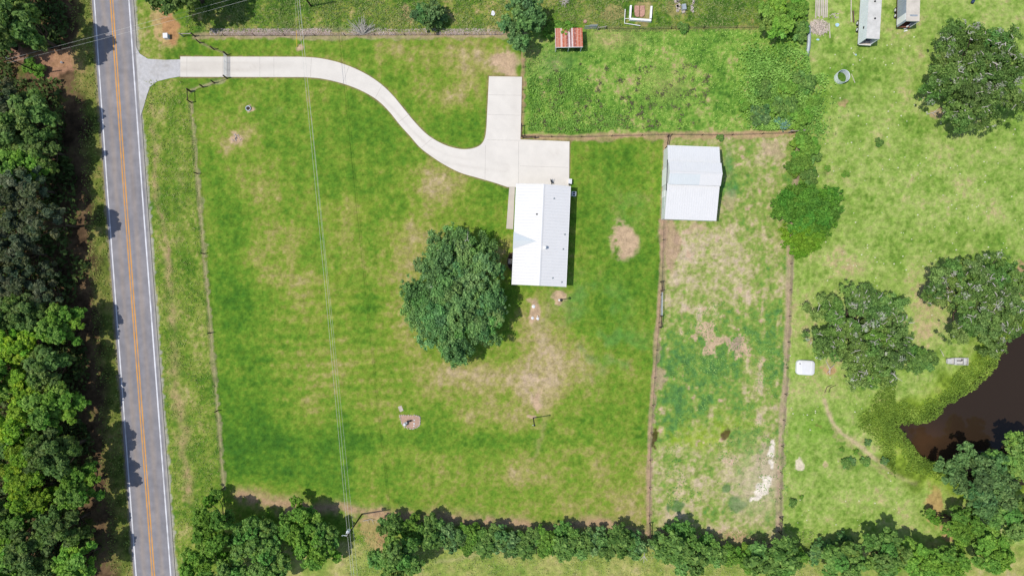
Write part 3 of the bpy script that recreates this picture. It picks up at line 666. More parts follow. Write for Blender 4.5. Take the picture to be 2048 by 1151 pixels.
    # trees right of the road at the bottom
    P2 = [make_tree('hedge_tree', '', 'tree', 301, 4.4, 1.6, 8.5, 22, 26000, .28, P_HEDGE, trunk_r=.24, irr=.12, lr=.95),
          make_tree('hedge_tree', '', 'tree', 312, 4.4, 1.6, 8, 22, 26000, .28, P_BRIGHT, trunk_r=.24, irr=.14, lr=.95)]
    used = [False, False]
    for px, py, s, k, lb in ((425, 1058, 1.2, 1, 'broad tree beside the road verge at the lower left hedge end'), (495, 1085, .95, 0, 'dark tree in the lower left clump, between its two bright crowns'), (522, 1070, .95, 0, 'dark crown filling the middle of the lower left clump'), (590, 1052, 1.05, 1, 'bright green tree left of the lower transformer pole'),
                             (652, 1072, .72, 0, 'small dark tree touching the left side of the lower transformer pole'), (625, 1105, 1.0, 1, 'fresh green tree nearest the lower edge, just left of the wires'), (540, 1130, 1.05, 0, 'dark tree on the bottom edge in the lower left clump'), (395, 1135, .95, 1, 'tree at the bottom edge overhanging the road line'), (460, 1150, .9, 0, 'tree cut by the bottom edge, second right of the road'),
                             (788, 1122, 1.2, 0, 'dark tree right of the tan clearing and the wires, below the hedge'),
                             (1700, 1128, 1.1, 0, 'dark green tree at bottom, left part of the right hand thicket'), (1775, 1112, 1.15, 0, 'dark tree in the middle of the bottom right thicket'), (1845, 1128, 1.1, 1, 'olive green tree at the right part of the bottom thicket'),
                             (1930, 1050, 1.0, 1, 'loose bright green tree right of the brown bare strip'), (1985, 1105, 1.15, 1, 'light green tree near the bottom right corner'), (2040, 1040, 1.2, 0, 'green tree on the right edge below the pond'), (2038, 915, 1.25, 0, 'rounded green tree on the right edge standing by the pond'), (1905, 1125, .9, 1, 'small bright tree at the bottom, left of the corner tree')):
        o = P2[k] if not used[k] else dup(P2[k]); used[k] = True
        s *= .98; at(o, px, py, 5.5 * s, r.uniform(0, 6.28), s, s * r.uniform(.9, 1.1)); o['label'] = lb; o['group'] = 'trees along the bottom of the photo'
    # hedge shrubs along the south fence and loose shrubs
    Q = [make_tree('hedge_shrub', '', 'shrub', 401, 2.4, .5, 3.9, 9, 8500, .26, P_HEDGE, trunk_r=.09, irr=.14),
         make_tree('hedge_shrub', '', 'shrub', 412, 2.4, .4, 3.4, 9, 8500, .25, P_BRIGHT, trunk_r=.09, irr=.16),
         make_tree('hedge_shrub', '', 'shrub', 423, 2.4, .4, 3.3, 8, 8500, .25, P_OAK, trunk_r=.09, irr=.16)]
    used = [False] * 3
    hd = [(782, 1048, .9, 0), (822, 1060, 1.1, 1), (862, 1062, 1.05, 0), (902, 1072, 1.05, 2), (938, 1068, .95, 1), (932, 1092, .7, 1), (975, 1080, 1.05, 0), (1015, 1085, .95, 2), (1052, 1085, .95, 0), (1090, 1080, 1.0, 1), (1142, 1088, 1.35, 0), (1190, 1082, 1.0, 2), (1232, 1082, 1.1, 0), (1268, 1092, .95, 2),
          (1360, 1098, 1.65, 0), (1318, 1085, .75, 2), (1420, 1102, 1.0, 0), (1462, 1108, .9, 1), (1498, 1118, 1.0, 1), (1545, 1112, 1.65, 0), (1592, 1118, .9, 1), (1630, 1108, .6, 2), (1655, 1098, .8, 2), (1690, 1082, .6, 2)]
    words = ['dark green', 'bright green', 'dull green']
    for j, (px, py, s, k) in enumerate(hd):
        o = Q[k] if not used[k] else dup(Q[k]); used[k] = True
        s *= 1.14; at(o, px, py, 2 * s, r.uniform(0, 6.28), (s * r.uniform(.9, 1.15), s * r.uniform(.9, 1.15)), s * r.uniform(.8, 1.15))
        n = j + 1; post = 'th' if 10 < n < 14 or n % 10 not in (1, 2, 3) else ('st', 'nd', 'rd')[n % 10 - 1]
        o['label'] = '%s shrub in the bottom hedge, %d%s from its left end at the clearing' % (words[k], n, post); o['group'] = 'shrubs of the hedge along the south fence'
    for px, py, s, k, lb in ((1841, 720, 1.15, 0, 'round dark bush between the mossy live oak and the small boat'), (1613, 290, 1.25, 1, 'bright bush below the corner brace of the paddock fence'), (1600, 325, 1.2, 1, 'bush on the garden fence line, below the brace bush'), (1622, 305, .8, 0, 'small dark bush at the pasture side of the garden fence'), (1618, 352, .75, 0, 'small bush touching the top of the round fence tree'),
                             (1608, 165, .9, 0, 'dark shrub at the paddock corner below the culvert pipe'), (1625, 205, .8, 1, 'leafy shrub bulging into the pasture at the paddock edge'), (1600, 232, 1.1, 1, 'large bright shrub in the paddock corner near the brace'), (1570, 215, 1.0, 0, 'dark shrub in the paddock left of the bright corner shrub'), (1520, 232, .9, 2, 'dull shrub left of the blue green bush in the paddock'), (1578, 175, .9, 1, 'bright shrub in the upper part of the paddock thicket'), (1527, 180, .7, 0, 'small shrub at the left rim of the paddock thicket'), (1545, 215, .8, 1, 'light shrub in the middle of the paddock thicket'),
                             (1578, 55, .9, 1, 'shrub at the right foot of the glossy tree at the top edge'), (1592, 20, 1.2, 1, 'green shrub left of the stacked boards at the top edge'), (1600, 62, .8, 0, 'shrub beside the upper end of the culvert pipe'),
                             (1128, 58, .9, 1, 'leafy bush behind the back corner of the rusty shed'), (1105, 62, .8, 1, 'bush between the dark tree and the rusty shed'), (878, 38, .75, 2, 'low bush at the right foot of the small top edge tree'), (60, 132, .75, 1, 'sunlit bush in the bare patch left of the road'), (78, 142, .6, 1, 'little bush beside the base of the left roadside pole'), (1490, 210, .55, 1, 'pale speckled bush near the paddock thicket'), (1440, 275, .3, 0, 'tiny dark plant on the back fence strip'), (1366, 55, .45, 0, 'little bush on the top paddock fence'), (1692, 926, .42, 0, 'low dark bush on the pasture below the trail, left of a pair'), (1705, 923, .36, 2, 'low bush in the pasture clump below the trail, middle'), (1731, 922, .40, 0, 'low dark bush in the pasture nearest the trail, right of the clump'), (1712, 903, .26, 1, 'small bush just above the low pasture clump by the trail'), (1684, 898, .24, 1, 'smallest bush above the left end of the pasture clump'), (1585, 1005, .34, 0, 'little dark bush right of the lower garden fence'), (1603, 994, .2, 1, 'tiny bush just right of the little dark one by the lower garden fence'), (1758, 284, .34, 0, 'lone dark little bush in the open pasture below the ring tank'), (1691, 348, .34, 1, 'low leafy plant in the pasture right of the fence bushes'), (1656, 336, .3, 1, 'small leafy plant close to the fence bushes in the pasture'), (1735, 885, .3, 2, 'dull small bush touching the upper side of the trail'), (1768, 922, .34, 2, 'dull bush between the trail and the pond fringe, lower one')):
        o = dup(Q[k]); at(o, px, py, 1.6 * s, r.uniform(0, 6.28), s, s * r.uniform(.7, .9)); o['label'] = lb; o['group'] = 'loose shrubs and bushes'
    o = make_tree('blue_green_bush', 'blue green cactus coloured bush in the paddock corner', 'shrub', 431, 1.6, .3, 1.6, 7, 4500, .2, [(.10, .20, .14), (.16, .29, .20), (.22, .36, .26)], trunk_r=.06)
    at(o, 1567, 245, .9)
build_trees()

# ---- uncountable low growth
def scatter(name, n, region, size, hgt, pal, seed, up=.55, clump=0, cr=.5, thin=None, aspect=1.8):
    rng = np.random.default_rng(seed)
    x0, y0, x1, y1 = region['box']
    if clump:
        cx = rng.uniform(x0, x1, clump); cy = rng.uniform(y0, y1, clump); k = rng.integers(0, clump, n); rr = rng.gamma(2, cr * 5, n); a = rng.uniform(0, 6.28, n)
        px = cx[k] + rr * np.cos(a); py = cy[k] + rr * np.sin(a); tone = rng.uniform(0, 1, clump)[k]
    else:
        px = rng.uniform(x0, x1, n); py = rng.uniform(y0, y1, n); tone = .5 + .5 * fbm(px, py, 25, seed)
    keep = region['f'](px, py, rng); px, py, tone = px[keep], py[keep], tone[keep]; m = len(px)
    z = rng.uniform(.02, hgt, m) * (.5 + .5 * tone)
    cen = np.stack([(px - 1024) / 10, (575.5 - py) / 10, z], 1)
    nor = rng.normal(size=(m, 3)); nor[:, 2] = np.abs(nor[:, 2]) + up
    p = np.array(pal); t = np.clip(tone * .6 + rng.uniform(0, .5, m) - .05, 0, 1)[:, None]
    c = np.where(t < .5, p[0] * (1 - 2 * t) + p[1] * 2 * t, p[1] * (2 - 2 * t) + p[2] * (2 * t - 1))
    o = np_mesh(name, leaves_arr(rng, cen, nor, size * rng.uniform(.5, 1.5, m), aspect), 4, c, M['blade'])
    return o
PADDOCK = [(1052, 105), (1060, 75), (1112, 100), (1170, 100), (1175, 62), (1608, 60), (1616, 150), (1630, 200), (1620, 255), (1540, 262), (1400, 258), (1250, 258), (1130, 268), (1056, 262)]
tag(scatter('paddock_weeds', 32000, {'box': (1050, 58, 1635, 270), 'f': lambda x, y, r: inside(x, y, PADDOCK) & (fbm(x, y, 50, 301) + fbm(x, y, 12, 302) * .6 > r.uniform(-1.0, .9, len(x)))}, .13, .28, [(.16, .27, .055), (.29, .46, .09), (.46, .57, .16)], 501),
    'knee high green weeds filling the fenced paddock', 'weeds', kind='stuff')
tag(scatter('paddock_brambles', 30000, {'box': (1055, 120, 1330, 266), 'f': lambda x, y, r: inside(x, y, PADDOCK) & ((x - 1050) / 190 + (230 - y) / 150 + .5 * fbm(x, y, 45, 331) < r.uniform(.2, 1.0, len(x)))}, .17, .7, [(.09, .21, .04), (.20, .38, .07), (.33, .52, .11)], 502, clump=240, cr=.9),
    'bright bramble growth in the lower left of the weedy paddock', 'brambles', kind='stuff')
tag(scatter('thicket', 30000, {'box': (1500, 105, 1636, 264), 'f': lambda x, y, r: inside(x, y, PADDOCK) | ((x > 1590) & (y > 150))}, .2, 1.7, [(.09, .19, .04), (.19, .36, .07), (.33, .50, .12)], 511, clump=75, cr=1.2),
    'tangled low thicket in the right hand corner of the paddock', 'thicket', kind='stuff')
tag(scatter('dead_vines', 11000, {'box': (420, 58, 1010, 71), 'f': lambda x, y, r: (fbm(x, y, 40, 321) + np.where(x < 660, .5, -.1) > r.uniform(-.6, .9, len(x)))}, .13, .2, [(.44, .34, .30), (.62, .52, .49), (.76, .67, .66)], 512, 1.2),
    'bleached dead vines along the fence above the lawn', 'vines', kind='stuff')
tag(scatter('dead_weeds', 2600, {'box': (1065, 130, 1420, 262), 'f': lambda x, y, r: inside(x, y, PADDOCK)}, .16, .6, [(.08, .075, .045), (.14, .13, .075), (.20, .18, .10)], 503, clump=120, cr=.32),
    'small brown dead weed clumps dotted through the paddock', 'weeds', kind='stuff')
tag(scatter('rough_grass', 42000, {'box': (372, -20, 1612, 64), 'f': lambda x, y, r: (fbm(x, y, 30, 311) > r.uniform(-1.2, .7, len(x))) & ~((x > 1245) & (x < 1310) & (y > 5) & (y < 56)) & ~((x > 1105) & (x < 1172) & (y > 50))}, .16, .28, [(.11, .18, .045), (.20, .27, .08), (.34, .35, .15)], 504),
    'rough uncut grass along the top edge of the photo', 'grass', kind='stuff')
tag(scatter('verge_grass', 30000, {'box': (285, 160, 450, 1130), 'f': lambda x, y, r: (x > road_x(y) + 52) & (x < np.interp(y, [160, 975, 1150], [380, 445, 460])) & (fbm(x, y, 22, 312) > r.uniform(-.9, .9, len(x)))}, .14, .16, [(.14, .21, .05), (.23, .30, .08), (.38, .36, .16)], 505),
    'unmown grass of the roadside verge', 'grass', kind='stuff')
tag(scatter('field_grass', 20000, {'box': (690, 1060, 1650, 1165), 'f': lambda x, y, r: fbm(x, y, 26, 313) > r.uniform(-.9, .9, len(x))}, .15, .2, [(.17, .23, .07), (.27, .32, .11), (.38, .36, .18)], 506),
    'uncut grass of the field below the hedge', 'grass', kind='stuff')
tag(scatter('roadside_weeds', 26000, {'box': (90, -10, 275, 1165), 'f': lambda x, y, r: (x < road_x(y) - 42) & (x > road_x(y) - 85) & (fbm(x, y, 20, 314) > r.uniform(-1, .8, len(x)))}, .18, .35, [(.11, .17, .035), (.20, .26, .06), (.33, .34, .11)], 507),
    'weedy grass between the woods and the road', 'weeds', kind='stuff')
def reed_f(x, y, r):
    d = pdist(x, y, POND + [POND[0]]); ins = inside(x, y, POND); sdp = np.where(ins, -d, d)
    return (sdp < 42 + 22 * fbm(x, y, 40, 315) - 44 * r.uniform(0, 1, len(x)) ** 2 + np.where(x < 1790, 26, 0)) & (sdp > -3 + 5 * fbm(x, y, 12, 316)) & (x > 1690 + 40 * r.uniform(0, 1, len(x)) ** 2)
tag(scatter('pond_reeds', 120000, {'box': (1690, 640, 2075, 960), 'f': reed_f}, .14, .55, [(.095, .165, .024), (.19, .30, .042), (.36, .46, .085)], 508, .4, aspect=2.6),
    'yellow green reeds fringing the dark pond', 'reeds', kind='stuff')
tag(scatter('garden_plants', 16000, {'box': (1325, 600, 1575, 1010), 'f': lambda x, y, r: (fbm(x, y, 45, 317) + .6 * fbm(x, y, 10, 318) + np.exp(-((x - 1450) / 110) ** 2 - ((y - 700) / 60) ** 2) > r.uniform(.1, 1.2, len(x)))}, .15, .22, [(.10, .22, .075), (.20, .36, .10), (.34, .50, .13)], 509),
    'low self sown plants in the fenced garden strip', 'plants', kind='stuff')
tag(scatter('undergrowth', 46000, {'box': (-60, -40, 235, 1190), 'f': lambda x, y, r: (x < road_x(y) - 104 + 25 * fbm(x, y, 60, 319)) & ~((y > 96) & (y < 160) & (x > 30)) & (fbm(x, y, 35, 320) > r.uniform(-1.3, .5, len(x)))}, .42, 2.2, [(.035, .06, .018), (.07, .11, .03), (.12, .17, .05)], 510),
    'dark undergrowth beneath the trees left of the road', 'undergrowth', kind='stuff')  # dark leaf colours also deepen the shade in gaps between trees
def pale_tufts():
    rng = np.random.default_rng(77); b = MB(); k = 0
    while k < 300:
        px, py = rng.uniform(1618, 2048), rng.uniform(60, 640)
        if rng.uniform() > .35 + .65 * (.5 + .5 * fbm(np.array([px]), np.array([py]), 90, 8)[0]): continue
        if k > 230: px, py = rng.uniform(1575, 1800), rng.uniform(650, 1050)
        x, y, _ = G(px, py); r = rng.uniform(.07, .18); k += 1
        b.lathe([(r, .0), (r * .9, r * .5), (r * .45, r * .85), (.005, r)], 6, (x, y))
    tag(b.build('pale_seedheads', mat('pale seed head', (.56, .58, .36), .9, 0, .15, 6), None, True), 'pale dots of seed heads sprinkled over the right pasture', 'plants', kind='stuff')
pale_tufts()

# ------------------------------------------------------------------ buildings
def ribbed(y0, y1, xa, za, xb, zb, pitch=.6, rib=.032, rw=.08, thick=.03):
    """metal roof panel sloping from (xa, za) to (xb, zb), ribs every pitch along y"""
    b = MB(); prof = []; y = y0
    while y < y1 - 1e-6:
        e = min(y + pitch, y1)
        prof += [(y, 0.)]
        if e - y > rw * 2: prof += [(e - rw, 0.), (e - rw * .7, rib), (e - rw * .3, rib)]
        y = e
    prof.append((y1, 0.))
    n = len(prof)
    for x, z in ((xa, za), (xb, zb)): b.v += [(x, p, z + h) for p, h in prof]
    up = xa < xb
    for k in range(n - 1):
        q = (k, n + k, n + k + 1, k + 1); b.f.append(q if up else q[::-1])
    i = len(b.v); b.v += [(xa, y0, za - thick), (xb, y0, zb - thick), (xb, y1, zb - thick), (xa, y1, za - thick)]
    b.f += [(i, i + 1, i + 2, i + 3), (i, 0, n, i + 1), (i + 3, i + 2, 2 * n - 1, n - 1), (i, i + 3, n - 1, 0), (i + 1, n, 2 * n - 1, i + 2)]
    return b
def build_house():
    t = thing('house', 'long white house with a ribbed metal gable roof beside the big oak', 'house', (5.67, 10.22, 0), radians(-2.57))
    L, Wd, ez, rz = 9.76, 5.26, 3.4, 4.45
    w = MB(); y, x = L - .45, Wd - .55
    for q in (((-x, -y), (x, -y)), ((x, -y), (x, y)), ((x, y), (-x, y)), ((-x, y), (-x, -y))):
        (xa, ya), (xb, yb) = q; w.face((xa, ya, 0), (xb, yb, 0), (xb, yb, ez + .02), (xa, ya, ez + .02))
    for yy in (-y, y): w.face((-x, yy, ez + .02), (x, yy, ez + .02), (0, yy, rz - .12))
    w.build('wall', M['wall'], t)
    r1 = ribbed(-L, L, -Wd, ez, -.001, rz).build('roof', M['roof'], t); r1['label'] = 'sunlit bright white west roof slope'
    ribbed(-L, L, Wd, ez, .001, rz).build('roof', M['roof'], t)['label'] = 'greyer east roof slope'
    rc = MB()
    for s in (-1, 1): rc.face(*((( 0, -L - .02, rz + .075), (0, L + .02, rz + .075), (s * .26, L + .02, rz - .01), (s * .26, -L - .02, rz - .01))[::s]))
    rc.build('ridge_cap', M['roof'], t)
    tr = MB()
    for s in (-1, 1): tr.box((s * (Wd + .03), 0, ez - .08), (.07, 2 * L + .1, .18))
    for s in (-1, 1):
        for g in (-1, 1):
            i = len(tr.v); yy = s * (L + .025)
            a, b2 = (g * Wd, ez), (0, rz)
            tr.v += [(a[0], yy, a[1] - .16), (b2[0], yy, b2[1] - .16), (b2[0], yy, b2[1] + .05), (a[0], yy, a[1] + .05)]
            tr.v += [(a[0], yy - s * .03, a[1] - .16), (b2[0], yy - s * .03, b2[1] - .16), (b2[0], yy - s * .03, b2[1] + .05), (a[0], yy - s * .03, a[1] + .05)]
            tr.f += [(i, i + 1, i + 2, i + 3), (i + 7, i + 6, i + 5, i + 4), (i + 3, i + 2, i + 6, i + 7)]
    tr.build('fascia', M['whitep'], t)
    # small cross gable over the porch, running out to the west eave
    gy, gw = -1.25, 1.62; slope = (rz - ez) / Wd; ax = -Wd + 4.35; az = ez + slope * 4.35 + .03
    ge = -Wd - .12; gz = az
    g = MB(); e0 = ez + .05
    g.face((ge, gy + gw, e0), (ax, gy, az), (ge, gy, gz)); g.build('porch_gable', M['gable'], t)  # upper slope a little bluer than the lower one
    g = MB(); g.face((ge, gy - gw, e0), (ge, gy, gz), (ax, gy, az)); g.build('porch_gable', M['roof2b'], t)
    g = MB(); g.face((ge + .06, gy - gw, e0 - .03), (ge + .06, gy + gw, e0 - .03), (ge + .06, gy, gz - .03)); g.build('gable_end', M['whitep'], t)
    # pipes through the roof
    def rz_at(x): return rz - (rz - ez) * abs(x) / Wd
    for px, py in ((2.15, 7.15), (-1.05, 3.95), (4.55, .35), (4.35, -2.5), (2.55, -8.2), (4.35, -8.9)):
        z = rz_at(px); p = MB().lathe([(.17, z - .06), (.17, z + .06), (.06, z + .10), (.055, z + .36), (.001, z + .36)], 12, (px, py)); p.build('vent_pipe', M['galv'] if px > 0 else M['darkm'], t, True)
    z = rz_at(.72); p = MB(); p.box((.72, -2.45, z + .18), (.5, .5, .5)); p.lathe([(.12, z + .4), (.12, z + .85), (.30, z + .85), (.28, z + .98), (.02, z + 1.06)], 14, (.72, -2.45)); p.build('flue', M['whitep'], t)
    for yy in (7.2, 4.6, -3.6, -6.4):
        for s in (-1, 1):
            f = MB().box((s * (Wd - .53), yy, 1.6), (.06, 1.2, 1.3)).build('window', M['black'], t); MB().box((s * (Wd - .51), yy, 1.6), (.05, 1.4, .08)).build('frame', M['whitep'], f)
    MB().box((-Wd + .53, gy, 1.05), (.06, .95, 2.1)).build('door', M['whitep'], t)
    MB().box((0, L - .42, 1.2), (4.9, .06, 2.3)).build('garage_door', M['whitep'], t)
build_house()

def build_shop():
    t = thing('workshop', 'white metal workshop with a raised middle roof and two lean-to sides', 'building', (35.1, 21.95, 0), radians(-2))
    hx = 5.05
    def panel(ya, za, yb, zb, m, x0=-hx, x1=hx, pitch=.45):
        # ribbed() runs ribs along its y; build it turned so the ribs follow the slope along local y
        b = ribbed(x0, x1, ya, za, yb, zb, pitch, .028, .07)
        b.v = [(v[1], v[0], v[2]) for v in b.v]; b.f = [f[::-1] for f in b.f]
        return b.build('roof', m, t)
    panel(2.0, 4.25, 5.55, 3.3, M['roof2']); panel(-1.95, 4.3, -8.65, 3.0, M['roof'])
    panel(0.0, 5.6, 2.2, 4.75, M['roof2']); panel(0.0, 5.6, -2.2, 4.75, M['roof'], .9, hx); panel(0.0, 5.6, -2.2, 4.75, M['roof2b'], -hx, .9)
    rc = MB()
    for s in (-1, 1): rc.face(*(((-hx, 0, 5.67), (hx, 0, 5.67), (hx, s * .22, 5.57), (-hx, s * .22, 5.57))[::-s]))
    rc.build('ridge_cap', M['roof'], t)
    w = MB(); x = hx - .1
    for s in (-1, 1):
        w.face(*(((s * x, -8.5, 0), (s * x, 5.4, 0), (s * x, 5.4, 3.26), (s * x, 2.0, 4.18), (s * x, 2.0, 4.74), (s * x, 0, 5.53), (s * x, -2.0, 4.74), (s * x, -2.0, 4.22), (s * x, -8.5, 2.96))[::s]))
    w.face((-x, -8.5, 0), (x, -8.5, 0), (x, -8.5, 2.96), (-x, -8.5, 2.96)); w.face((x, 5.4, 0), (-x, 5.4, 0), (-x, 5.4, 3.26), (x, 5.4, 3.26))
    for s in (-1, 1): w.face((-x, s * 2.0, 4.15), (x, s * 2.0, 4.15), (x, s * 2.0, 4.74), (-x, s * 2.0, 4.74))
    w.build('wall', M['roof2'], t)
    MB().box((-x - .09, -.25, 1.75), (.08, 3.3, 3.4)).build('sliding_door', M['whitep'], t)
    MB().box((-x - .05, -.25, 3.55), (.16, 6.0, .12)).build('door_track', M['darkm'], t)
    MB().box((-x - .05, -3.6, 1.2), (.07, 1.3, 2.3)).build('door', M['whitep'], t); MB().box((-x - .05, -5.3, 1.35), (.06, 1.9, 1.5)).build('window', M['greyp'], t)
    MB().box((0, 5.58, 3.24), (2 * hx + .05, .05, .14)).build('eave_trim', M['whitep'], t); MB().box((0, -8.68, 2.94), (2 * hx + .05, .05, .14)).build('eave_trim', M['whitep'], t)
build_shop()

def rust_mat():
    m, n, l, b = new_mat('rusted roofing')
    tc = n.new('ShaderNodeTexCoord'); sx = n.new('ShaderNodeSeparateXYZ'); l.new(tc.outputs['Object'], sx.inputs[0])
    r = n.new('ShaderNodeValToRGB'); r.color_ramp.interpolation = 'LINEAR'
    mr = n.new('ShaderNodeMapRange'); mr.inputs[1].default_value = -2.7; mr.inputs[2].default_value = 2.7; l.new(sx.outputs[0], mr.inputs[0])
    e = r.color_ramp.elements; rust = (.42, .10, .045, 1); dk = (.20, .07, .06, 1); wh = (.62, .52, .50, 1); pk = (.52, .27, .19, 1)
    stops = [(0, wh), (.05, rust), (.10, pk), (.15, rust), (.19, pk), (.24, wh), (.27, rust), (.32, rust), (.36, pk), (.39, rust), (.44, dk), (.475, dk), (.49, wh), (.53, wh), (.55, dk), (.59, dk), (.60, wh), (.64, wh), (.66, rust), (.72, dk), (.77, rust), (.82, pk), (.85, rust), (.90, rust), (.93, pk), (.96, rust)]
    while len(e) < len(stops): e.new(.5)
    for k, (p, c) in enumerate(stops): e[k].position = p; e[k].color = c
    l.new(mr.outputs[0], r.inputs[0])
    t = n.new('ShaderNodeTexNoise'); t.inputs['Scale'].default_value = 3.5; t.inputs['Detail'].default_value = 6; l.new(tc.outputs['Object'], t.inputs['Vector'])
    cr = n.new('ShaderNodeMapRange'); cr.inputs[1].default_value = .5; cr.inputs[2].default_value = .75; cr.inputs[4].default_value = .8; l.new(t.outputs[0], cr.inputs[0])
    mx = n.new('ShaderNodeMix'); mx.data_type = 'RGBA'; l.new(cr.outputs[0], mx.inputs[0]); l.new(r.outputs[0], mx.inputs[6]); mx.inputs[7].default_value = (.55, .36, .30, 1)
    l.new(mx.outputs[2], b.inputs['Base Color']); b.inputs['Roughness'].default_value = .8
    return m
def build_rusty():
    t = thing('shed', 'small open shed with a rusty red and white striped tin roof', 'shed', (11.15, 49.0, 0), radians(1))
    b = ribbed(-2.68, 2.68, 1.95, 2.25, -1.95, 2.65, .2, .04, .1)
    b.v = [(v[1], v[0], v[2]) for v in b.v]; b.f = [f[::-1] for f in b.f]
    b.build('roof', rust_mat(), t)
    MB().box((0, -1.96, 2.56), (5.36, .06, .2)).build('fascia', M['whitep'], t)
    w = MB(); w.box((0, 1.75, 1.1), (5.1, .05, 2.2)); w.build('back_wall', M['board'], t)
    for s in (-1, 1):
        w = MB(); w.box((s * 2.55, .1, 1.12), (.05, 3.2, 2.24)); w.build('side_wall', M['board'], t)
        MB().box((s * 2.5, -1.75, 1.25), (.14, .14, 2.5)).build('post', M['whitep'], t)
    MB().box((0, -1.75, 1.25), (.12, .12, 2.5)).build('post', M['whitep'], t)
build_rusty()

# ------------------------------------------------------------------ trailers
def build_trailer(label, x, y, rz, Wt, L, top, roofm, floorm, axles, vents, extra, wallm):
    t = thing('box_trailer', label, 'trailer', (x, y, 0), radians(rz)); fl = 1.15; h = top - fl; hw = Wt / 2
    for s in (-1, 1): MB().box((s * (hw - .03), L / 2, fl + h / 2), (.06, L, h)).build('side_wall', wallm, t)
    MB().box((0, L - .03, fl + h / 2), (Wt - .12, .06, h)).build('front_wall', M['alu'], t)
    r = MB().box((0, L / 2, top + .015), (Wt, L, .03)).build('roof', roofm, t)
    MB().box((0, L / 2, fl - .06), (Wt, L, .12)).build('floor', floorm, t)
    MB().box((0, .04, top - .09), (Wt - .14, .08, .16)).build('rear_header', M['alu'], t)
    for s in (-1, 1): MB().box((s * (hw - .10), .04, fl + h / 2), (.08, .08, h - .1)).build('rear_post', M['alu'], t)
    for k in range(1, int(L / 1.2)):
        pass
    rb = MB()
    for s in (-1, 1):
        for k in range(int(L / .6)): rb.box((s * (hw + .012), .4 + k * .6, fl + h / 2), (.024, .05, h - .1))
    rb.build('wall_ribs', wallm, t)['kind'] = 'stuff'
    c = MB()
    for s in (-1, 1): c.box((s * .45, L / 2, fl - .24), (.12, L - .4, .24))
    c.build('chassis', M['darkm'], t)
    for a in axles:
        for s in (-1, 1):
            wv = MB(); rr = .5
            pts = [(s * (hw - .02), a, .5), (s * (hw - .30), a, .5)]
            wv.tube(pts, rr, 18); w = wv.build('wheel', M['rubber'], t)
            MB().tube([(s * (hw + .0), a, .5), (s * (hw - .05), a, .5)], .27, 14).build('rim', M['whitep'], w)
    for vx, vy in vents: MB().lathe([(.18, top + .02), (.18, top + .12), (.14, top + .18), (.001, top + .18)], 14, (vx, vy)).build('roof_vent', M['darkm'], t)
    extra(t, hw, fl, h, L, top)
    return t
def ex1(t, hw, fl, h, L, top):
    MB().box((-hw - .035, 2.55, fl + h * .62), (.03, .5, .35)).build('side_hatch', M['darkm'], t)
    MB().box((.1, -.05, fl + .02), (Wd1 - .2, .12, .1)).build('sill', M['whitep'], t)
    MB().box((.55, 1.2, fl + .55), (.7, .8, 1.1)).build('crate', M['blue'], t)
    s = MB(); [s.tube([(.0 + .55 * cos(a), 2.6 + .9 * sin(a), top + .034), (.0 + .55 * cos(a + .5), 2.6 + .9 * sin(a + .5), top + .034)], .012, 4) for a in np.arange(0, 6.2, .7)]
    s.build('roof_scuff', M['galv'], t)
Wd1 = 2.55
build_trailer('longer silver trailer with an open dark rear end, left of the cream roofed one', 69.77, 48.13, -3.4, Wd1, 13, 4.0, M['trroof'], M['board'], (3.2, 4.5), ((.15, 3.9), (-.05, 7.2)), ex1, M['alu'])
def ex2(t, hw, fl, h, L, top):
    MB().box((-hw - .05, .95, fl + h / 2), (.05, 1.3, h)).build('rear_door', M['whitep'], t)
    MB().box((.9, .35, fl + .18), (.9, .25, .3), .6).build('loose_box', M['whitep'], t)
    MB().box((.15, 1.1, top + .034), (1.5, .35, .006)).build('roof_stain_strip', M['galv'], t)
build_trailer('shorter cream roofed trailer with a brown floor and swung back white door', 77.55, 51.55, -1.2, 2.62, 9, 3.9, M['cream'], M['rustfloor'], (2.6, 3.7), (), ex2, M['bluegrey'])
st = thing('step_stool', 'little white metal step below the open cream trailer', 'step', G(1809, 61), .3)
b = MB()
for s in (-1, 1):
    for q in (-1, 1): b.box((s * .3, q * .3, .22), (.05, .05, .44))
b.build('leg', M['whitep'], st)['kind'] = 'stuff'
MB().box((0, .2, .44), (.7, .22, .04)).build('step', M['whitep'], st); MB().box((0, -.2, .25), (.7, .22, .04)).build('step', M['whitep'], st)

# ------------------------------------------------------------------ fences and gates
def fence(name, label, pts, step, h, pm, px_posts=None, wires=4, r=.05, wm=None):
    w = [np.array(G(*p)[:2]) for p in pts]
    x0, y0 = w[0]
    t = thing(name, label, 'fence', (x0, y0, 0))
    rng = random.Random(len(label))
    seg = [np.linalg.norm(b - a) for a, b in zip(w[:-1], w[1:])]; L = sum(seg)
    def pt(d):
        for a, b, s in zip(w[:-1], w[1:], seg):
            if d <= s + 1e-6: return a + (b - a) * (d / s)
            d -= s
        return w[-1]
    posts = [pt(min(k * step, L)) for k in range(int(L / step) + 1)] if px_posts is None else [np.array(G(*p)[:2]) for p in px_posts]
    pmesh = None
    for p in posts:
        if pmesh is None:
            o = MB().tube([(0, 0, -.1), (.01, 0, h * .6), (.02, .01, h)], [r * 1.1, r, r * .92], 8).build('post', pm, t); pmesh = o
        else:
            o = pmesh.copy(); COL.objects.link(o); o.parent = t
        o.location = (p[0] - x0, p[1] - y0, 0); o.rotation_euler = (rng.uniform(-.04, .04), rng.uniform(-.04, .04), rng.uniform(0, 6))
    wb = MB()
    for k in range(wires):
        z = h * (.25 + .7 * k / max(wires - 1, 1))
        wb.tube([(p[0] - x0, p[1] - y0, z + rng.uniform(-.02, .02)) for p in (posts if px_posts and len(posts) > 2 else w)], .012, 4)
    o = wb.build('wire', wm or M['barb'], t)
    return t
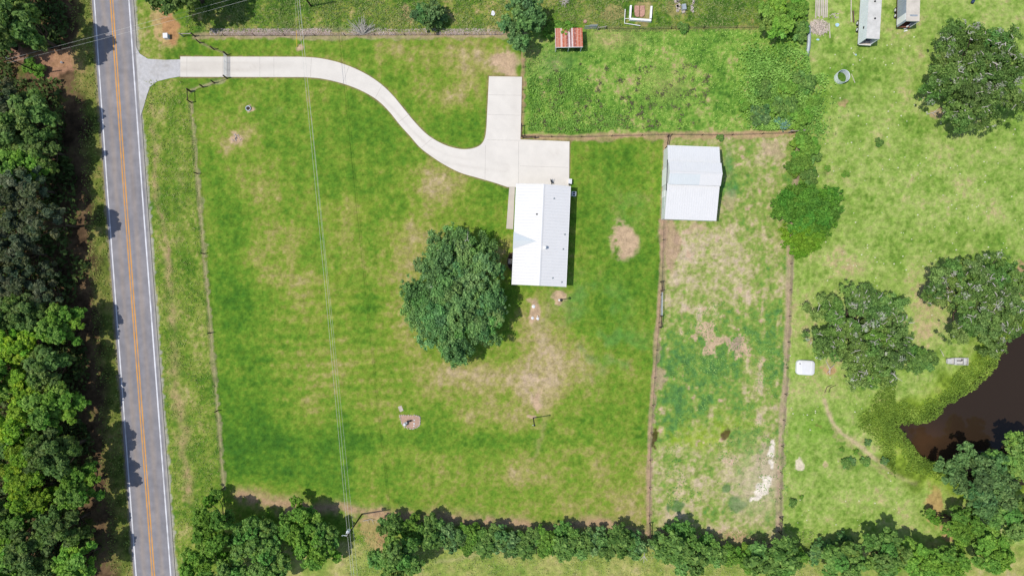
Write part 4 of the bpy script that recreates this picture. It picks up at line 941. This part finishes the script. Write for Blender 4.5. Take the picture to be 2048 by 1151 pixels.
fence('wire_fence', 'long wire fence on wooden posts between the lawn and the roadside verge', F_FRONT, 5, 1.45, M['post'], F_FRONT[:], 5, .11)
fence('wire_fence', 'wire fence along the top of the lawn from the drive gate to the dark tree', F_NORTH, 6, 1.2, M['post'], None, 4, .06)
fence('wire_fence', 'short wire fence standing beside the parking strip left of the paddock', F_YARD, 4.5, 1.2, M['post'], None, 4, .06)
fence('wire_fence', 'wire fence along the lower side of the weedy paddock behind the workshop', F_BACK, 6, 1.2, M['post'], None, 4, .06)
fence('wire_fence', 'wire fence between the lawn and the garden strip, with a gate in it', F_MID[1:], 5.5, 1.2, M['post'], None, 4, .055)
fence('wire_fence', 'wire fence between the garden strip and the right hand pasture', F_GARDEN, 5.2, 1.2, M['post'], None, 4, .055)
fence('wire_fence', 'wire fence along the upper side of the paddock right of the rusty shed', F_TOP, 6.5, 1.2, M['post'], None, 4, .06)
wing = [(381.5, 182.5), (406.5, 174.5), (429, 166), (454, 157)]
fence('board_fence', 'entrance wing fence of dark posts below the concrete drive', wing, 5, 1.6, M['post'], wing, 4, .13)
wing2 = [(390, 73), (400, 86), (428, 99), (454, 110)]
fence('board_fence', 'entrance wing fence of dark posts above the concrete drive', wing2, 5, 1.6, M['post'], wing2, 4, .13)
def brace(label, p, q, m, h=1.5, r=.12):
    a, c = np.array(G(*p)), np.array(G(*q)); t = thing('fence_brace', label, 'fence brace', tuple(a)); d = c - a
    for o in (np.zeros(3), d): MB().tube([(o[0], o[1], -.1), (o[0], o[1], h)], r, 9).build('post', m, t)
    MB().tube([(0, 0, h - .25), (d[0], d[1], h - .25)], r * .7, 8).build('rail', m, t)
    MB().tube([(0, 0, .15), (d[0], d[1], h - .3)], .02, 5).build('brace_wire', M['barb'], t)
brace('dark post and rail brace at the corner where lawn, verge and entrance fences meet', (382, 184), (383, 205), M['post'], 1.7)
brace('pale grey post and rail brace beside the orange dirt bank above the drive', (366.5, 73), (389, 72.5), M['postpale'], 1.5)
brace('weathered brace at the corner of the parking strip and paddock fences', (1043, 252), (1043.5, 273), M['post'])
brace('weathered brace lying along the paddock fence right of the parking corner', (1046, 276), (1070, 276), M['post'])
brace('brown post and rail brace just above the corner of the white workshop', (1335, 273), (1331, 296), M['post'])
brace('brace above the small green garden gate', (1321, 563), (1322, 581), M['post'])
brace('brace below the small green garden gate', (1321, 631), (1319, 654), M['post'])
brace('silvered horizontal brace beside the blue green bush at the paddock corner', (1577, 265), (1601, 264), M['postpale'])
brace('silvered upright brace at the paddock corner above the bright fence line bush', (1602.5, 264), (1600, 286), M['postpale'])
brace('dark end brace where the middle fence reaches the bottom hedge', (1299, 1045), (1298, 1071), M['post'])
brace('dark end brace where the garden fence reaches the bottom hedge', (1559, 1033), (1557, 1062), M['post'])
def gate(label, p, q, m, h=1.3, posts=True):
    a, c = np.array(G(*p)), np.array(G(*q)); t = thing('farm_gate', label, 'gate', tuple(a)); d = c - a; u = d / np.linalg.norm(d)
    f = MB(); f.tube([(0, 0, .2), (0, 0, h), (d[0], d[1], h), (d[0], d[1], .2), (0, 0, .2)], .035, 7); f.build('gate_frame', m, t)
    for k in range(4): MB().tube([(0, 0, .2 + (h - .2) * (k + 1) / 5), (d[0], d[1], .2 + (h - .2) * (k + 1) / 5)], .026, 6).build('rail', m, t)
    for k in (1, 2): MB().tube([tuple(np.array((0, 0, .2)) + d * k / 3), tuple(np.array((0, 0, h)) + d * k / 3)], .025, 6).build('upright', m, t)
gate('wide tubular gate closed across the concrete drive', (454, 112), (454, 155), M['galv'])
gate('small grey green tube gate in the fence between lawn and garden', (1322, 584), (1321.5, 630), M['galv'], 1.4)
gate('pipe gate leading right from the rusty striped shed', (1168, 58.5), (1193, 57.5), M['galv'], 1.5)
gate('second pipe gate panel leaning just above the one by the rusty shed', (1178, 55), (1194, 54), M['galv'], 1.1)
brace('pale post brace at the right end of the pipe gate', (1195, 60), (1210, 58), M['postpale'], 1.3, .1)

# ------------------------------------------------------------------ poles and wires
def pole(name, label, p, h, r0, r1, m, cat='pole'):
    t = thing(name, label, cat, G(*p)); MB().tube([(0, 0, -.2), (0, 0, h * .5), (0, 0, h)], [r0, (r0 + r1) / 2, r1], 10).build('shaft', m, t, True); return t
tp = pole('utility_pole', 'wooden utility pole with a grey transformer at the bottom hedge', (724, 1027), 11, .15, .11, M['pole'])
o = MB().lathe([(.02, 8.6), (.27, 8.62), (.29, 8.7), (.29, 9.6), (.24, 9.72), (.02, 9.78)], 16, (-.22, .3)).build('transformer', M['alu'], tp, True)
MB().lathe([(.05, 9.72), (.09, 9.78), (.05, 9.84), (.08, 9.9), (.03, 10.05)], 10, (-.22, .3)).build('bushing', M['whitep'], o)
MB().box((-.45, 0, 10.4), (1.1, .1, .1), -.1).build('crossarm', M['galv'], tp)
for dx in (-.95, -.1): MB().lathe([(.03, 10.45), (.09, 10.5), (.05, 10.56), (.09, 10.62), (.02, 10.72)], 10, (dx, .03)).build('insulator', M['whitep'], tp)
MB().tube([(-.05, .25, 9.7), (-.5, .1, 9.95)], .06, 7).build('cutout', M['whitep'], tp)
tq = pole('utility_pole', 'wooden utility pole leaning out of the top edge above the lawn', (622, 12.2), 9.6, .16, .12, M['pole'])
MB().lathe([(.02, 7.4), (.26, 7.42), (.27, 8.3), (.02, 8.4)], 14, (.28, .1)).build('transformer', M['galv'], tq, True)
MB().box((-.4, 0, 9.3), (1.6, .1, .1)).build('crossarm', M['pole'], tq)
lp = pole('utility_pole', 'dark wooden pole at the left woods edge beside the bare patch', (82, 147), 8.2, .15, .11, M['pole'])
MB().lathe([(.03, 8.1), (.09, 8.16), (.05, 8.22), (.08, 8.3), (.02, 8.4)], 9, (0, 0)).build('insulator', M['whitep'], lp)
yp = pole('light_pole', 'black yard pole casting a thin shadow at the lower end of the house', (1119.5, 599), 4.0, .09, .07, M['darkm'], 'yard pole')
MB().lathe([(.02, 4.25), (.22, 4.18), (.30, 3.98), (.22, 3.9), (.02, 3.9)], 14).build('lamp_head', M['darkm'], yp, True)
MB().box((-.18, -.05, .75), (.3, .35, 1.0)).build('meter_box', M['whitep'], yp)
kp = pole('steel_pole', 'lone black pole with a long shadow low on the lawn', (1066.5, 835), 6.6, .12, .10, M['darkm'], 'yard pole')
MB().lathe([(.02, 6.75), (.17, 6.7), (.19, 6.55), (.1, 6.5)], 12).build('cap', M['darkm'], kp, True)
MB().box((-.25, .02, 6.5), (.35, .1, .08)).build('bracket', M['galv'], kp)
def wire(label, a, c, sag, r=.02, group='overhead wires above the lawn', n=24, name='power_line'):
    a, c = np.array(a), np.array(c)
    pts = [tuple((a + (c - a) * k / n - np.array((0, 0, sag * 4 * (k / n) * (1 - k / n)))) - a) for k in range(n + 1)]
    t = MB().tube(pts, r, 5).build(name, M['wire'], None); t.location = tuple(a); tag(t, label, 'wire', group)
wire('left overhead wire of the three crossing the lawn', G(590, -40, 9.5), G(695, 1068, 10.6), .5, .019)
wire('middle overhead wire of the three crossing the lawn', G(595, -40, 9.5), G(700, 1068, 10.5), .5, .019)
wire('right thinner wire of the three, parting from the others towards the bottom', G(594, -40, 8.9), G(707, 1064, 9.4), .3, .013)
wire('left wire running on from the transformer pole to the bottom edge', G(695, 1068, 10.6), G(722, 1400, 10.5), .4, .022)
wire('middle wire running on from the transformer pole to the bottom edge', G(700, 1068, 10.5), G(728, 1400, 10.5), .4, .022)
wire('right wire running on from the transformer pole to the bottom edge', G(707, 1064, 9.4), G(735, 1400, 9.4), .3, .013)
wire('upper of two thin wires crossing the road at the top left', G(12, 119, 8.1), G(572, -32, 8), .3, .014, 'thin wires crossing the road')
wire('lower of two thin wires crossing the road at the top left', G(14, 126, 7.6), G(574, -22, 7.6), .4, .014, 'thin wires crossing the road')
gw = thing('guy_wire', 'guy wire with a yellow guard anchored at the top of the lawn', 'guy wire', G(594, 95)); q = np.array(G(589, -40, 8.9)) - np.array(gw.location)
MB().tube([(0, 0, 0), tuple(q)], .014, 5).build('cable', M['wire'], gw)
u = q / np.linalg.norm(q); MB().tube([tuple(u * .15), tuple(u * 3.4)], .05, 7).build('guard', M['yellow'], gw)

# ------------------------------------------------------------------ yard objects
ac = thing('air_conditioner', 'square air conditioner with a black fan in the shade of the house', 'air conditioner', G(1147, 388.5), radians(-2.5))
MB().box((0, 0, .42), (.86, .86, .8)).build('casing', M['alu'], ac); MB().lathe([(.36, .825), (.36, .85), (.3, .86), (.001, .86)], 22).build('fan_grille', M['black'], ac)
MB().lathe([(.36, .83), (.42, .83), (.42, .88), (.36, .88), (.36, .83)], 22).build('fan_ring', M['whitep'], ac); MB().box((0, 0, .875), (.8, .12, .02)).build('motor_bar', M['alu'], ac)
pb = thing('storage_chest', 'white chest on the corner of the concrete pad beside the house', 'chest', G(1139.5, 364), radians(-2.5))
MB().box((0, 0, .4), (.62, .95, .8)).build('body', M['poly'], pb); MB().box((0, 0, .83), (.68, 1.0, .06)).build('lid', M['poly'], pb); MB().box((0, -.02, .865), (.02, 1.0, .02)).build('seam', M['galv'], pb)
bo = thing('outdoor_tap', 'dark standpipe tap on the house corner below the white chest', 'tap', G(1137.5, 370)); MB().tube([(0, 0, 0), (0, 0, .9), (.15, 0, .95)], .06, 8).build('pipe', M['darkm'], bo); MB().lathe([(.16, .95), (.16, 1.0), (.01, 1.02)], 10).build('handle', M['darkm'], bo)
ht = thing('hand_truck', 'black hand truck standing on the concrete by the house gable', 'hand truck', G(1103.5, 363), .35)
MB().tube([(-.18, -.45, .08), (-.18, .2, .9), (-.18, .42, 1.0)], .04, 7).build('rail', M['darkm'], ht); MB().tube([(.22, -.45, .08), (.22, .2, .9), (.22, .42, 1.0)], .025, 7).build('rail', M['galv'], ht)
for k in range(3): MB().box((.02, -.3 + .26 * k, .28 + .26 * k), (.4, .05, .04)).build('crossbar', M['galv'], ht)
for s in (-1, 1):
    w = MB().tube([(s * .24, -.45, .15), (s * .16, -.45, .15)], .15, 14).build('wheel', M['rubber'], ht)
MB().box((.02, -.6, .04), (.42, .28, .03)).build('toe_plate', M['darkm'], ht); MB().box((-.1, -.02, .55), (.28, .7, .18)).build('load', M['black'], ht)
# half-round bed against the west wall
fb = thing('flower_bed', 'half round dark flower bed against the shaded wall under the oak', 'flower bed', (.18, 5.3, 0), radians(-2.57))
arc = [(-1.05 * cos(a), 1.75 * sin(a)) for a in np.linspace(-pi / 2, pi / 2, 19)]
MB().prism([(0, -1.75)] + arc + [(0, 1.75)], -.02, .10).build('soil', M['soil'], fb)
MB().tube([(x, y, .12) for x, y in arc], .09, 6).build('edging', M['brick'], fb)
sbn = thing('garden_bench', 'pale little bench in the half round bed under the eave', 'bench', (-.35, 5.28, 0), radians(-2.57))
MB().box((0, 0, .44), (.75, 1.0, .06)).build('seat', M['stone'], sbn)
for s in (-1, 1): MB().box((0, s * .4, .2), (.5, .1, .42)).build('leg', M['stone'], sbn)
for px, py, lb, r in ((1067, 612.5, 'largest white septic lid, upper one on the bare patch', .36), (1065, 635.5, 'white septic lid at the lower left of the bare patch', .30), (1075.5, 636.5, 'white septic lid at the lower right of the bare patch', .30)):
    o = MB().lathe([(r, .0), (r, .07), (r * .92, .10), (r * .25, .12), (.002, .12)], 20).build('septic_lid', M['poly'], None, True); o.location = G(px, py); tag(o, lb, 'lid', 'white septic lids')
o = MB().lathe([(.10, 0), (.10, .3), (.002, .32)], 12).build('vent_stub', M['poly'], None); o.location = G(1074.8, 631.5); tag(o, 'small white pipe stub just above the lower right septic lid', 'pipe')
# ringed bed with the well head
wb = thing('ringed_bed', 'stone ringed shield shaped bare bed with a well head on the lawn', 'bed', G(820, 843))
out = smooth_pts([(-2.0, 1.25), (-.3, 1.35), (1.7, 1.2), (2.0, .6), (1.95, -.5), (1.4, -1.05), (.2, -1.45), (-1.0, -1.0), (-1.6, -.3)], 4, True)
MB().prism(out, -.02, .06).build('soil', mat('sandy bed', alb(206, 172, 150), 1, 0, .15, 3, .1, .4), wb)
rng = random.Random(5); stn = MB()
for x, y in out[::1]: stn.box((x + rng.uniform(-.08, .08), y + rng.uniform(-.08, .08), .07), (rng.uniform(.22, .4), rng.uniform(.18, .28), .16), rng.uniform(0, 3), .7)
stn.build('edging_stones', M['stone'], wb)['kind'] = 'stuff'
wh = thing('well_tank', 'white squat pressure tank standing in the ringed bed', 'tank', G(811, 846.5)); MB().lathe([(.34, 0), (.36, .5), (.30, .95), (.12, 1.1), (.01, 1.12)], 18).build('shell', M['poly'], wh, True); MB().box((.28, .3, .35), (.3, .25, .7)).build('control_box', M['galv'], wh)
o = thing('pump', 'dark pump with a cover in the middle of the ringed bed', 'pump', G(818, 841)); MB().box((0, 0, .3), (.9, .35, .5), .2, .8).build('cover', M['black'], o); MB().tube([(.4, 0, .2), (.8, .1, .25), (1.0, .1, .05)], .06, 7).build('pipe', M['darkm'], o)
for px, py, r, lb in ((828.5, 839.5, .16, 'topmost white stone right of the black pump'), (828.5, 846, .19, 'white stone right of the pump, middle of three'), (828, 851, .15, 'lowest white stone right of the black pump')):
    o = MB().lathe([(r, 0), (r * .95, r * .6), (r * .5, r), (.01, r * 1.1)], 9).build('stone', M['poly'], None); o.location = G(px, py); tag(o, lb, 'stone', 'white stones in the ringed bed')
o = MB().box((0, 0, .03), (.75, 1.1, .10), radians(22)).build('paving_slab', M['stone'], None); o.location = G(801.5, 816.5); tag(o, 'single tan slab lying on the grass above the ringed bed', 'slab')
o = thing('fire_ring', 'round grey ring set in the upper left of the lawn', 'ring', G(497, 217)); MB().lathe([(.52, -.02), (.56, .22), (.40, .22), (.38, .05), (.001, .05)], 22).build('rim', M['galv'], o, True); MB().lathe([(.37, .06), (.2, .09), (.01, .1)], 14).build('ash', M['soil'], o)
o = MB()
for k in range(26): a = rng.uniform(0, 6.28); d = rng.uniform(0, .95); o.box((d * cos(a), d * sin(a) * .8, .05), (rng.uniform(.15, .4), rng.uniform(.12, .3), .14), rng.uniform(0, 3), .7)
o = o.build('rubble', M['stone'], None); o.location = G(473, 276); tag(o, 'patch of pale broken concrete in the upper left of the lawn', 'rubble', kind='stuff')
# roadside bits
ub = thing('utility_cabinet', 'white topped utility cabinet on the orange dirt beside the road', 'cabinet', G(335.5, 75), radians(3))
MB().box((0, 0, .45), (.85, .95, .9)).build('cabinet', M['poly'], ub); MB().box((.43, 0, .42), (.02, .8, .7)).build('door', M['bluepl'], ub); MB().box((0, 0, .92), (.9, 1.0, .05)).build('lid', M['poly'], ub)  # blue plate paints the tint of the cabinet's shaded east side
o = MB().tube([(0, 0, -.05), (.02, 0, .9)], .08, 7).build('marker_stake', M['brick'], None); o.location = G(303, 209); tag(o, 'short reddish stake at the verge below the gravel apron', 'stake')
o = MB().lathe([(.15, 0), (.19, .38), (.17, .38), (.13, .05), (.001, .05)], 14).build('bucket', M['poly'], None); o.location = G(125, 126); tag(o, 'white bucket on the bare patch left of the road', 'bucket')
o = MB().lathe([(.14, 0), (.14, .5), (.05, .6), (.001, .62)], 10).build('marker_post', M['poly'], None); o.location = G(84, 151); tag(o, 'white marker at the foot of the left roadside pole', 'marker')
# grave-like plot, slabs and heap at the top
pl = thing('low_white_wall', 'thick white U shaped kerb around the pink slabs at the top', 'kerb', G(1279, 30), radians(-1))
for c, d in (((-1.9, .35, .3), (.36, 2.7, .6)), ((.15, -1.18, .3), (4.46, .4, .6)), ((2.2, .32, .3), (.36, 2.6, .6))): MB().box(c, d, radians(-3), .94).build('kerb', M['whitep'], pl)
fr = thing('white_rail', 'thin white pipe frame beside the U shaped kerb', 'rail', G(1248, 50)); MB().tube([(.15, 2.9, .5), (0, .1, .5), (3.2, -.3, .3)], .08, 7).build('pipe', M['whitep'], fr); MB().tube([(.05, 1.05, .5), (.95, 1.0, .5)], .05, 6).build('crossbar', M['whitep'], fr)
for s, lb in ((-1, 'left of two pink rounded slabs inside the white kerb'), (1, 'right of two pink rounded slabs inside the white kerb')):
    o = MB().prism([(s * .08, 1.05), (s * .08, -1.1), (s * .5, -1.2), (s * .95, -.8), (s * 1.05, 0), (s * 1.0, 1.1)], -.05, .16).build('ground_slab', M['pinkslab'], None); o.location = G(1279, 23); tag(o, lb, 'slab', 'pink slabs')
o = thing('tree_stump', 'pinkish round stump in the grass above the pipe gate', 'stump', G(1170, 44)); MB().lathe([(.36, -.05), (.33, .3), (.001, .3)], 14).build('wood', M['pinkslab'], o); MB().lathe([(.1, .305), (.09, .33), (.001, .33)], 8).build('core', M['stone'], o)
hp = thing('rubble_heap', 'overgrown heap of pale rubble at the top edge right of the kerb', 'rubble', G(1370, 12))
b = MB(); [b.box((rng.uniform(-1.9, -1.1), rng.uniform(-1.2, 2.4), .12), (rng.uniform(.3, .7), rng.uniform(.3, .8), .3), rng.uniform(0, 3), .7) for k in range(16)]; b.build('left_stones', M['stone'], hp)['kind'] = 'stuff'
b = MB(); [b.box((rng.uniform(1.2, 1.7), rng.uniform(-1.4, 2.4), .12), (rng.uniform(.3, .5), rng.uniform(.3, .7), .3), rng.uniform(0, 3), .7) for k in range(14)]; b.build('right_stones', M['stone'], hp)['kind'] = 'stuff'
MB().box((-.35, -.5, .4), (.85, 1.2, .8), .1, .9).build('grey_block', M['galv'], hp); MB().box((-.35, -1.3, .15), (.7, .5, .3), .3, .8).build('step', M['stone'], hp)
# barrels, boards, brush, pipe, tank ring
o = thing('barrel', 'navy blue plastic barrel lying at the top right edge', 'barrel', G(1944, 4), radians(65)); MB().tube([(-.45, 0, .3), (-.3, 0, .3), (.3, 0, .3), (.45, 0, .3)], [.26, .3, .3, .26], 14).build('shell', M['blue'], o, True); MB().tube([(.455, 0, .3), (.47, 0, .3)], .2, 12).build('lid', M['darkm'], o)
for k in range(7):
    x = 1631.5 + k * 3.7; o = MB().box((0, rng.uniform(-.2, .2), .06 + .05 * (k % 2)), (.26, 4.2 + rng.uniform(-.4, .3), .06), radians(-.5 + rng.uniform(-1.2, 1.2))).build('plank', M['board'], None); o.location = G(x, 15)
    tag(o, 'long silvered plank, %s of the seven laid side by side at the top' % ('leftmost', 'second', 'third', 'middle one', 'fifth', 'sixth', 'rightmost')[k], 'plank', 'planks laid side by side')
b = MB()
for k in range(480):
    a = rng.uniform(0, 6.28); d = 1.9 * rng.uniform(0, 1) ** .6; x, y = d * cos(a) * 1.1, d * sin(a) * .82; z = .06 + .45 * max(0, 1 - d / 2.1) * rng.uniform(.4, 1); g = pi / 2 + rng.gauss(0, .7); L = rng.uniform(.3, .9)
    b.tube([(x - L / 2 * cos(g), y - L / 2 * sin(g), z), (x, y, z + .04), (x + L / 2 * cos(g), y + L / 2 * sin(g), z - .02)], rng.uniform(.02, .045), 4)
o = b.build('brush_pile', M['sticks'], None); o.location = G(1637, 55); tag(o, 'round heap of bleached sticks below the stacked planks', 'brush pile', kind='stuff')
o = MB().box((0, 0, .05), (.16, 2.9, .08), radians(3)).build('plank', M['board'], None); o.location = G(1659, 62); tag(o, 'single upright plank on the right side of the stick heap', 'plank')
o = MB().box((0, 0, .05), (.16, 4.6, .08)).build('plank', M['board'], None); o.location = G(1702, 22); tag(o, 'lone long plank in the grass left of the longer trailer', 'plank')
o = MB().box((0, 0, .06), (.28, 2.4, .10), .05).build('plank', M['brick'], None); o.location = G(1706.5, 34); tag(o, 'dark rotten plank beside the lone pale plank', 'plank')
o = MB()
for k in range(16): o.box((rng.uniform(-.8, .8), rng.uniform(-.5, .5), .04), (rng.uniform(.2, .8), .1, .05), rng.uniform(-.6, .6))
o = o.build('scrap_wood', M['board'], None); o.location = G(1668, 32); tag(o, 'scatter of short grey scrap wood right of the planks', 'scrap', kind='stuff')
cu = thing('culvert_pipe', 'long galvanised culvert pipe lying along the paddock edge', 'pipe', G(1612, 114)); e = np.array(G(1615, 55)) - np.array(G(1612, 114)); u = e / np.linalg.norm(e); nrm = []
b = MB(); pts = []; rs = []
for k in range(81): pts.append(tuple(e * k / 80 + np.array((.25 * sin(k / 80 * pi), 0, .38)))); rs.append(.36 + .02 * (k % 2))
b.tube(pts, rs, 16, False); b.build('pipe', M['galv'], cu)
MB().tube([tuple(np.array(pts[0]) - u * .01), tuple(np.array(pts[1]))], .30, 14).build('mouth_shade', M['black'], cu)  # black disc stands in for the shade inside the pipe
rt = thing('stock_tank', 'bottomless galvanised ring tank with grass growing inside', 'tank', G(1680, 156.5)); MB().lathe([(1.22, 0), (1.24, .45), (1.22, .47), (1.24, .9), (1.22, .92), (1.24, 1.3), (1.27, 1.32), (1.25, 1.35), (1.21, 1.33), (1.20, .9), (1.185, .0)], 48).build('shell', mat('galvanised tank', (.70, .74, .77), .5, .1, .06, 1.5), rt)
MB().lathe([(1.18, .03), (.001, .06)], 30).build('grass_floor', mat('grass in tank', (.09, .19, .025), 1, 0, .35, 4, .1, .6), rt)
o = MB().box((0, 0, .05), (.1, 1.9, .07), radians(22)).build('plank', M['board'], None); o.location = G(1706, 157); tag(o, 'thin pale plank leaning in the grass right of the ring tank', 'plank')
for px, py, r, lb in ((1674.5, 50, .45, 'larger pale blue plastic scrap right of the stick heap'), (1635.5, 79.5, .32, 'smaller pale blue plastic scrap below the stick heap'), (1711.5, 110, .22, 'tiny pale blue scrap in the grass below the longer trailer')):
    b = MB(); pr = [(r * rng.uniform(.6, 1.1) * cos(a), r * rng.uniform(.5, .9) * sin(a)) for a in np.arange(0, 6.2, .7)]; b.prism(pr, 0, .07); o = b.build('plastic_scrap', M['bluepl'], None); o.location = G(px, py); tag(o, lb, 'scrap', 'pale blue plastic scraps')
# white tub and boat
tb = thing('plastic_tub', 'big white upturned tub with rounded ends beside the garden fence', 'tub', G(1609, 734), radians(-3))
def rrect(a, b, r, n=6, bul=.0):
    out = []
    for cx, cy, s in ((a - r, b - r, 0), (-a + r, b - r, pi / 2), (-a + r, -b + r, pi), (a - r, -b + r, 3 * pi / 2)):
        for k in range(n + 1): g = s + k * pi / 2 / n; out.append((cx + r * cos(g), cy + r * sin(g)))
    return out
b = MB(); lay = []
for sc, z in ((1.0, 0), (1.0, .45), (.97, .62), (.90, .72), (.6, .76)):
    lay.append([(x * sc * (1 + .05 * (1 - (y / 1.5) ** 2)), y * sc) for x, y in rrect(1.75, 1.48, .62)])
    b.v += [(x, y, z) for x, y in lay[-1]]
n = len(lay[0])
for k in range(4):
    for j in range(n): b.f.append((k * n + j, k * n + (j + 1) % n, (k + 1) * n + (j + 1) % n, (k + 1) * n + j))
b.f.append(tuple(4 * n + j for j in range(n))); b.build('shell', M['poly'], tb, True)
for x in (-.95, .95): MB().box((x, 0, .755), (.06, 2.3, .03)).build('rib', M['whitep'], tb)
MB().lathe([(.12, .7), (.12, .77), (.001, .77)], 10, (-1.3, .75)).build('bung', M['darkm'], tb)
jb = thing('jon_boat', 'small pale flat bottomed boat on the grass near the pond', 'boat', G(1911.5, 721.5), radians(-1))
b = MB(); nst = 12; W1 = []
for k in range(nst + 1):
    t = k / nst; x = -2.15 + 4.3 * t; w = .48 + .24 * sin(min(1, t * 1.8) * pi / 2); zb = .32 * max(0, 1 - t * 4) ** 1.3
    W1.append((x, w, zb)); b.v += [(x, -w, .52), (x, -w * .86, zb), (x, w * .86, zb), (x, w, .52), (x, w - .05, .52), (x, w * .86 - .05, zb + .04), (x, -w * .86 + .05, zb + .04), (x, -w + .05, .52)]
for k in range(nst):
    for j in range(8): b.f.append((k * 8 + j, (k + 1) * 8 + j, (k + 1) * 8 + (j + 1) % 8, k * 8 + (j + 1) % 8))
b.f.append(tuple(range(7, -1, -1))); b.f.append(tuple(nst * 8 + j for j in range(8)))
b.build('hull', M['boat'], jb)
MB().box((2.13, 0, .27), (.05, 1.36, .5)).build('transom', M['boat'], jb); MB().box((-2.12, 0, .44), (.06, .92, .16)).build('bow_board', M['boat'], jb)
for x, w in ((-1.55, .95), (-.35, 1.25), (1.45, 1.3)): MB().box((x, 0, .44), (.42 if x > -1 else .8, w, .05)).build('seat', M['boat'], jb)
MB().box((.45, .1, .14), (1.1, .16, .12)).build('spine', M['darkm'], jb); MB().box((1.15, .25, .12), (.2, .4, .1)).build('battery_box', M['darkm'], jb); MB().box((1.8, -.25, .14), (.15, .4, .12)).build('tackle_box', M['darkm'], jb)
# fallen and dead wood
def branch(label, p, segs, r=.06, m=None):
    b = MB()
    for s in segs: b.tube([(x, y, z) for x, y, z in s], [r] * (len(s) - 1) + [r * .35], 6)
    o = b.build('fallen_branch', m or M['twig'], None); o.location = G(*p); tag(o, label, 'branch')
branch('forked pale dead branch between the white tub and the live oak', (1658, 737), [[(0, -1, .3), (0, 0, .35), (-.9, 1.8, .4)], [(0, 0, .35), (.9, 1.0, .5)], [(0, -.3, .3), (-.6, -1.0, .2)]], .09)
branch('curved dead branches lying below the mossy live oak', (1655, 775), [[(-.6, -1, .1), (-.2, .2, .2), (.9, .7, .3)], [(.2, -.9, .1), (.5, .1, .2), (1.6, .6, .3)]], .06, M['bark'])
branch('brown fallen branch heap at the lower left of the largest live oak', (1868, 227), [[(-1.6, -.2, .1), (-.4, .1, .2), (1, .4, .3)], [(-.5, .1, .2), (.2, -.6, .2)], [(-.2, .1, .2), (.6, .9, .3)], [(-1.2, -.1, .1), (-1.6, .3, .1)]], .07)
branch('pale dead limb poking out of the thicket by the bottom edge', (1660, 1098), [[(-.8, -.6, .5), (0, .3, 1), (-.6, 1.3, 1.3)], [(0, .3, 1), (1.2, .5, 1.2)]], .07)
branch('bleached dead limb in the bottom hedge at the middle fence end', (1283, 1104), [[(.5, 1.6, 1.2), (0, .4, 2.4), (-.8, -.4, 2.6)], [(0, .4, 2.4), (.6, -.5, 2.6)], [(0, .3, 2.4), (-.1, -.9, 2.5)]], .08)
branch('grey dead sticks at the hedge gap by the transformer pole', (742, 1038), [[(-1.6, -.2, .3), (0, .2, .4), (1, -.1, .3)], [(1.2, -.5, .3), (2.4, .5, .5)], [(-.6, 0, .4), (-.3, -.8, .2)], [(.3, .1, .4), (.6, -.9, .2)]], .05)
branch('pale broken branch on the pasture left of the small boat', (1884, 706), [[(.3, -.6, .1), (0, 0, .15), (-.5, .9, .1)]], .06)
db = thing('dead_shrub', 'fan of bleached dead branches above the lawn fence', 'shrub', G(726, 70)); rng2 = random.Random(11)
tw = MB()
for k in range(42):
    a = rng2.choice([rng2.gauss(.55, .28), rng2.gauss(2.6, .28), rng2.gauss(1.5, .3)]); L = rng2.uniform(1.2, 4.0); z = rng2.uniform(.3, 1.6); c = (cos(a) * L, sin(a) * L * .95, z)
    m = (c[0] * .5 + rng2.uniform(-.2, .2), c[1] * .5 + rng2.uniform(-.2, .2), z * .7); tw.tube([(0, 0, .05), m, c], [.06, .045, .02], 5)
    tw.tube([m, (m[0] + rng2.uniform(-.7, .7), m[1] + rng2.uniform(.1, .9), m[2] + .3)], [.035, .012], 4)
tw.build('branches', M['twig'], db)
gb = thing('brush_heap', 'pale grey twiggy heap at the top edge right of the dark tree', 'brush', G(1128, 5)); tw = MB()
for k in range(60):
    a = rng2.uniform(0, 6.28); L = rng2.uniform(.4, 1.3); tw.tube([(cos(a) * .2, sin(a) * .2, .3), (cos(a + .4) * L, sin(a + .4) * L, rng2.uniform(.1, .6))], [.03, .012], 4)
tw.build('twigs', M['twig'], gb)
b = MB(); b.prism([(.4 * cos(a) * rng2.uniform(.7, 1.2), .5 * sin(a) * rng2.uniform(.7, 1.2)) for a in np.arange(0, 6.2, .6)], 0, .25); o = b.build('white_sack', M['poly'], None); o.location = G(986, 28); tag(o, 'small white sack in the grass left of the dark top tree', 'sack')
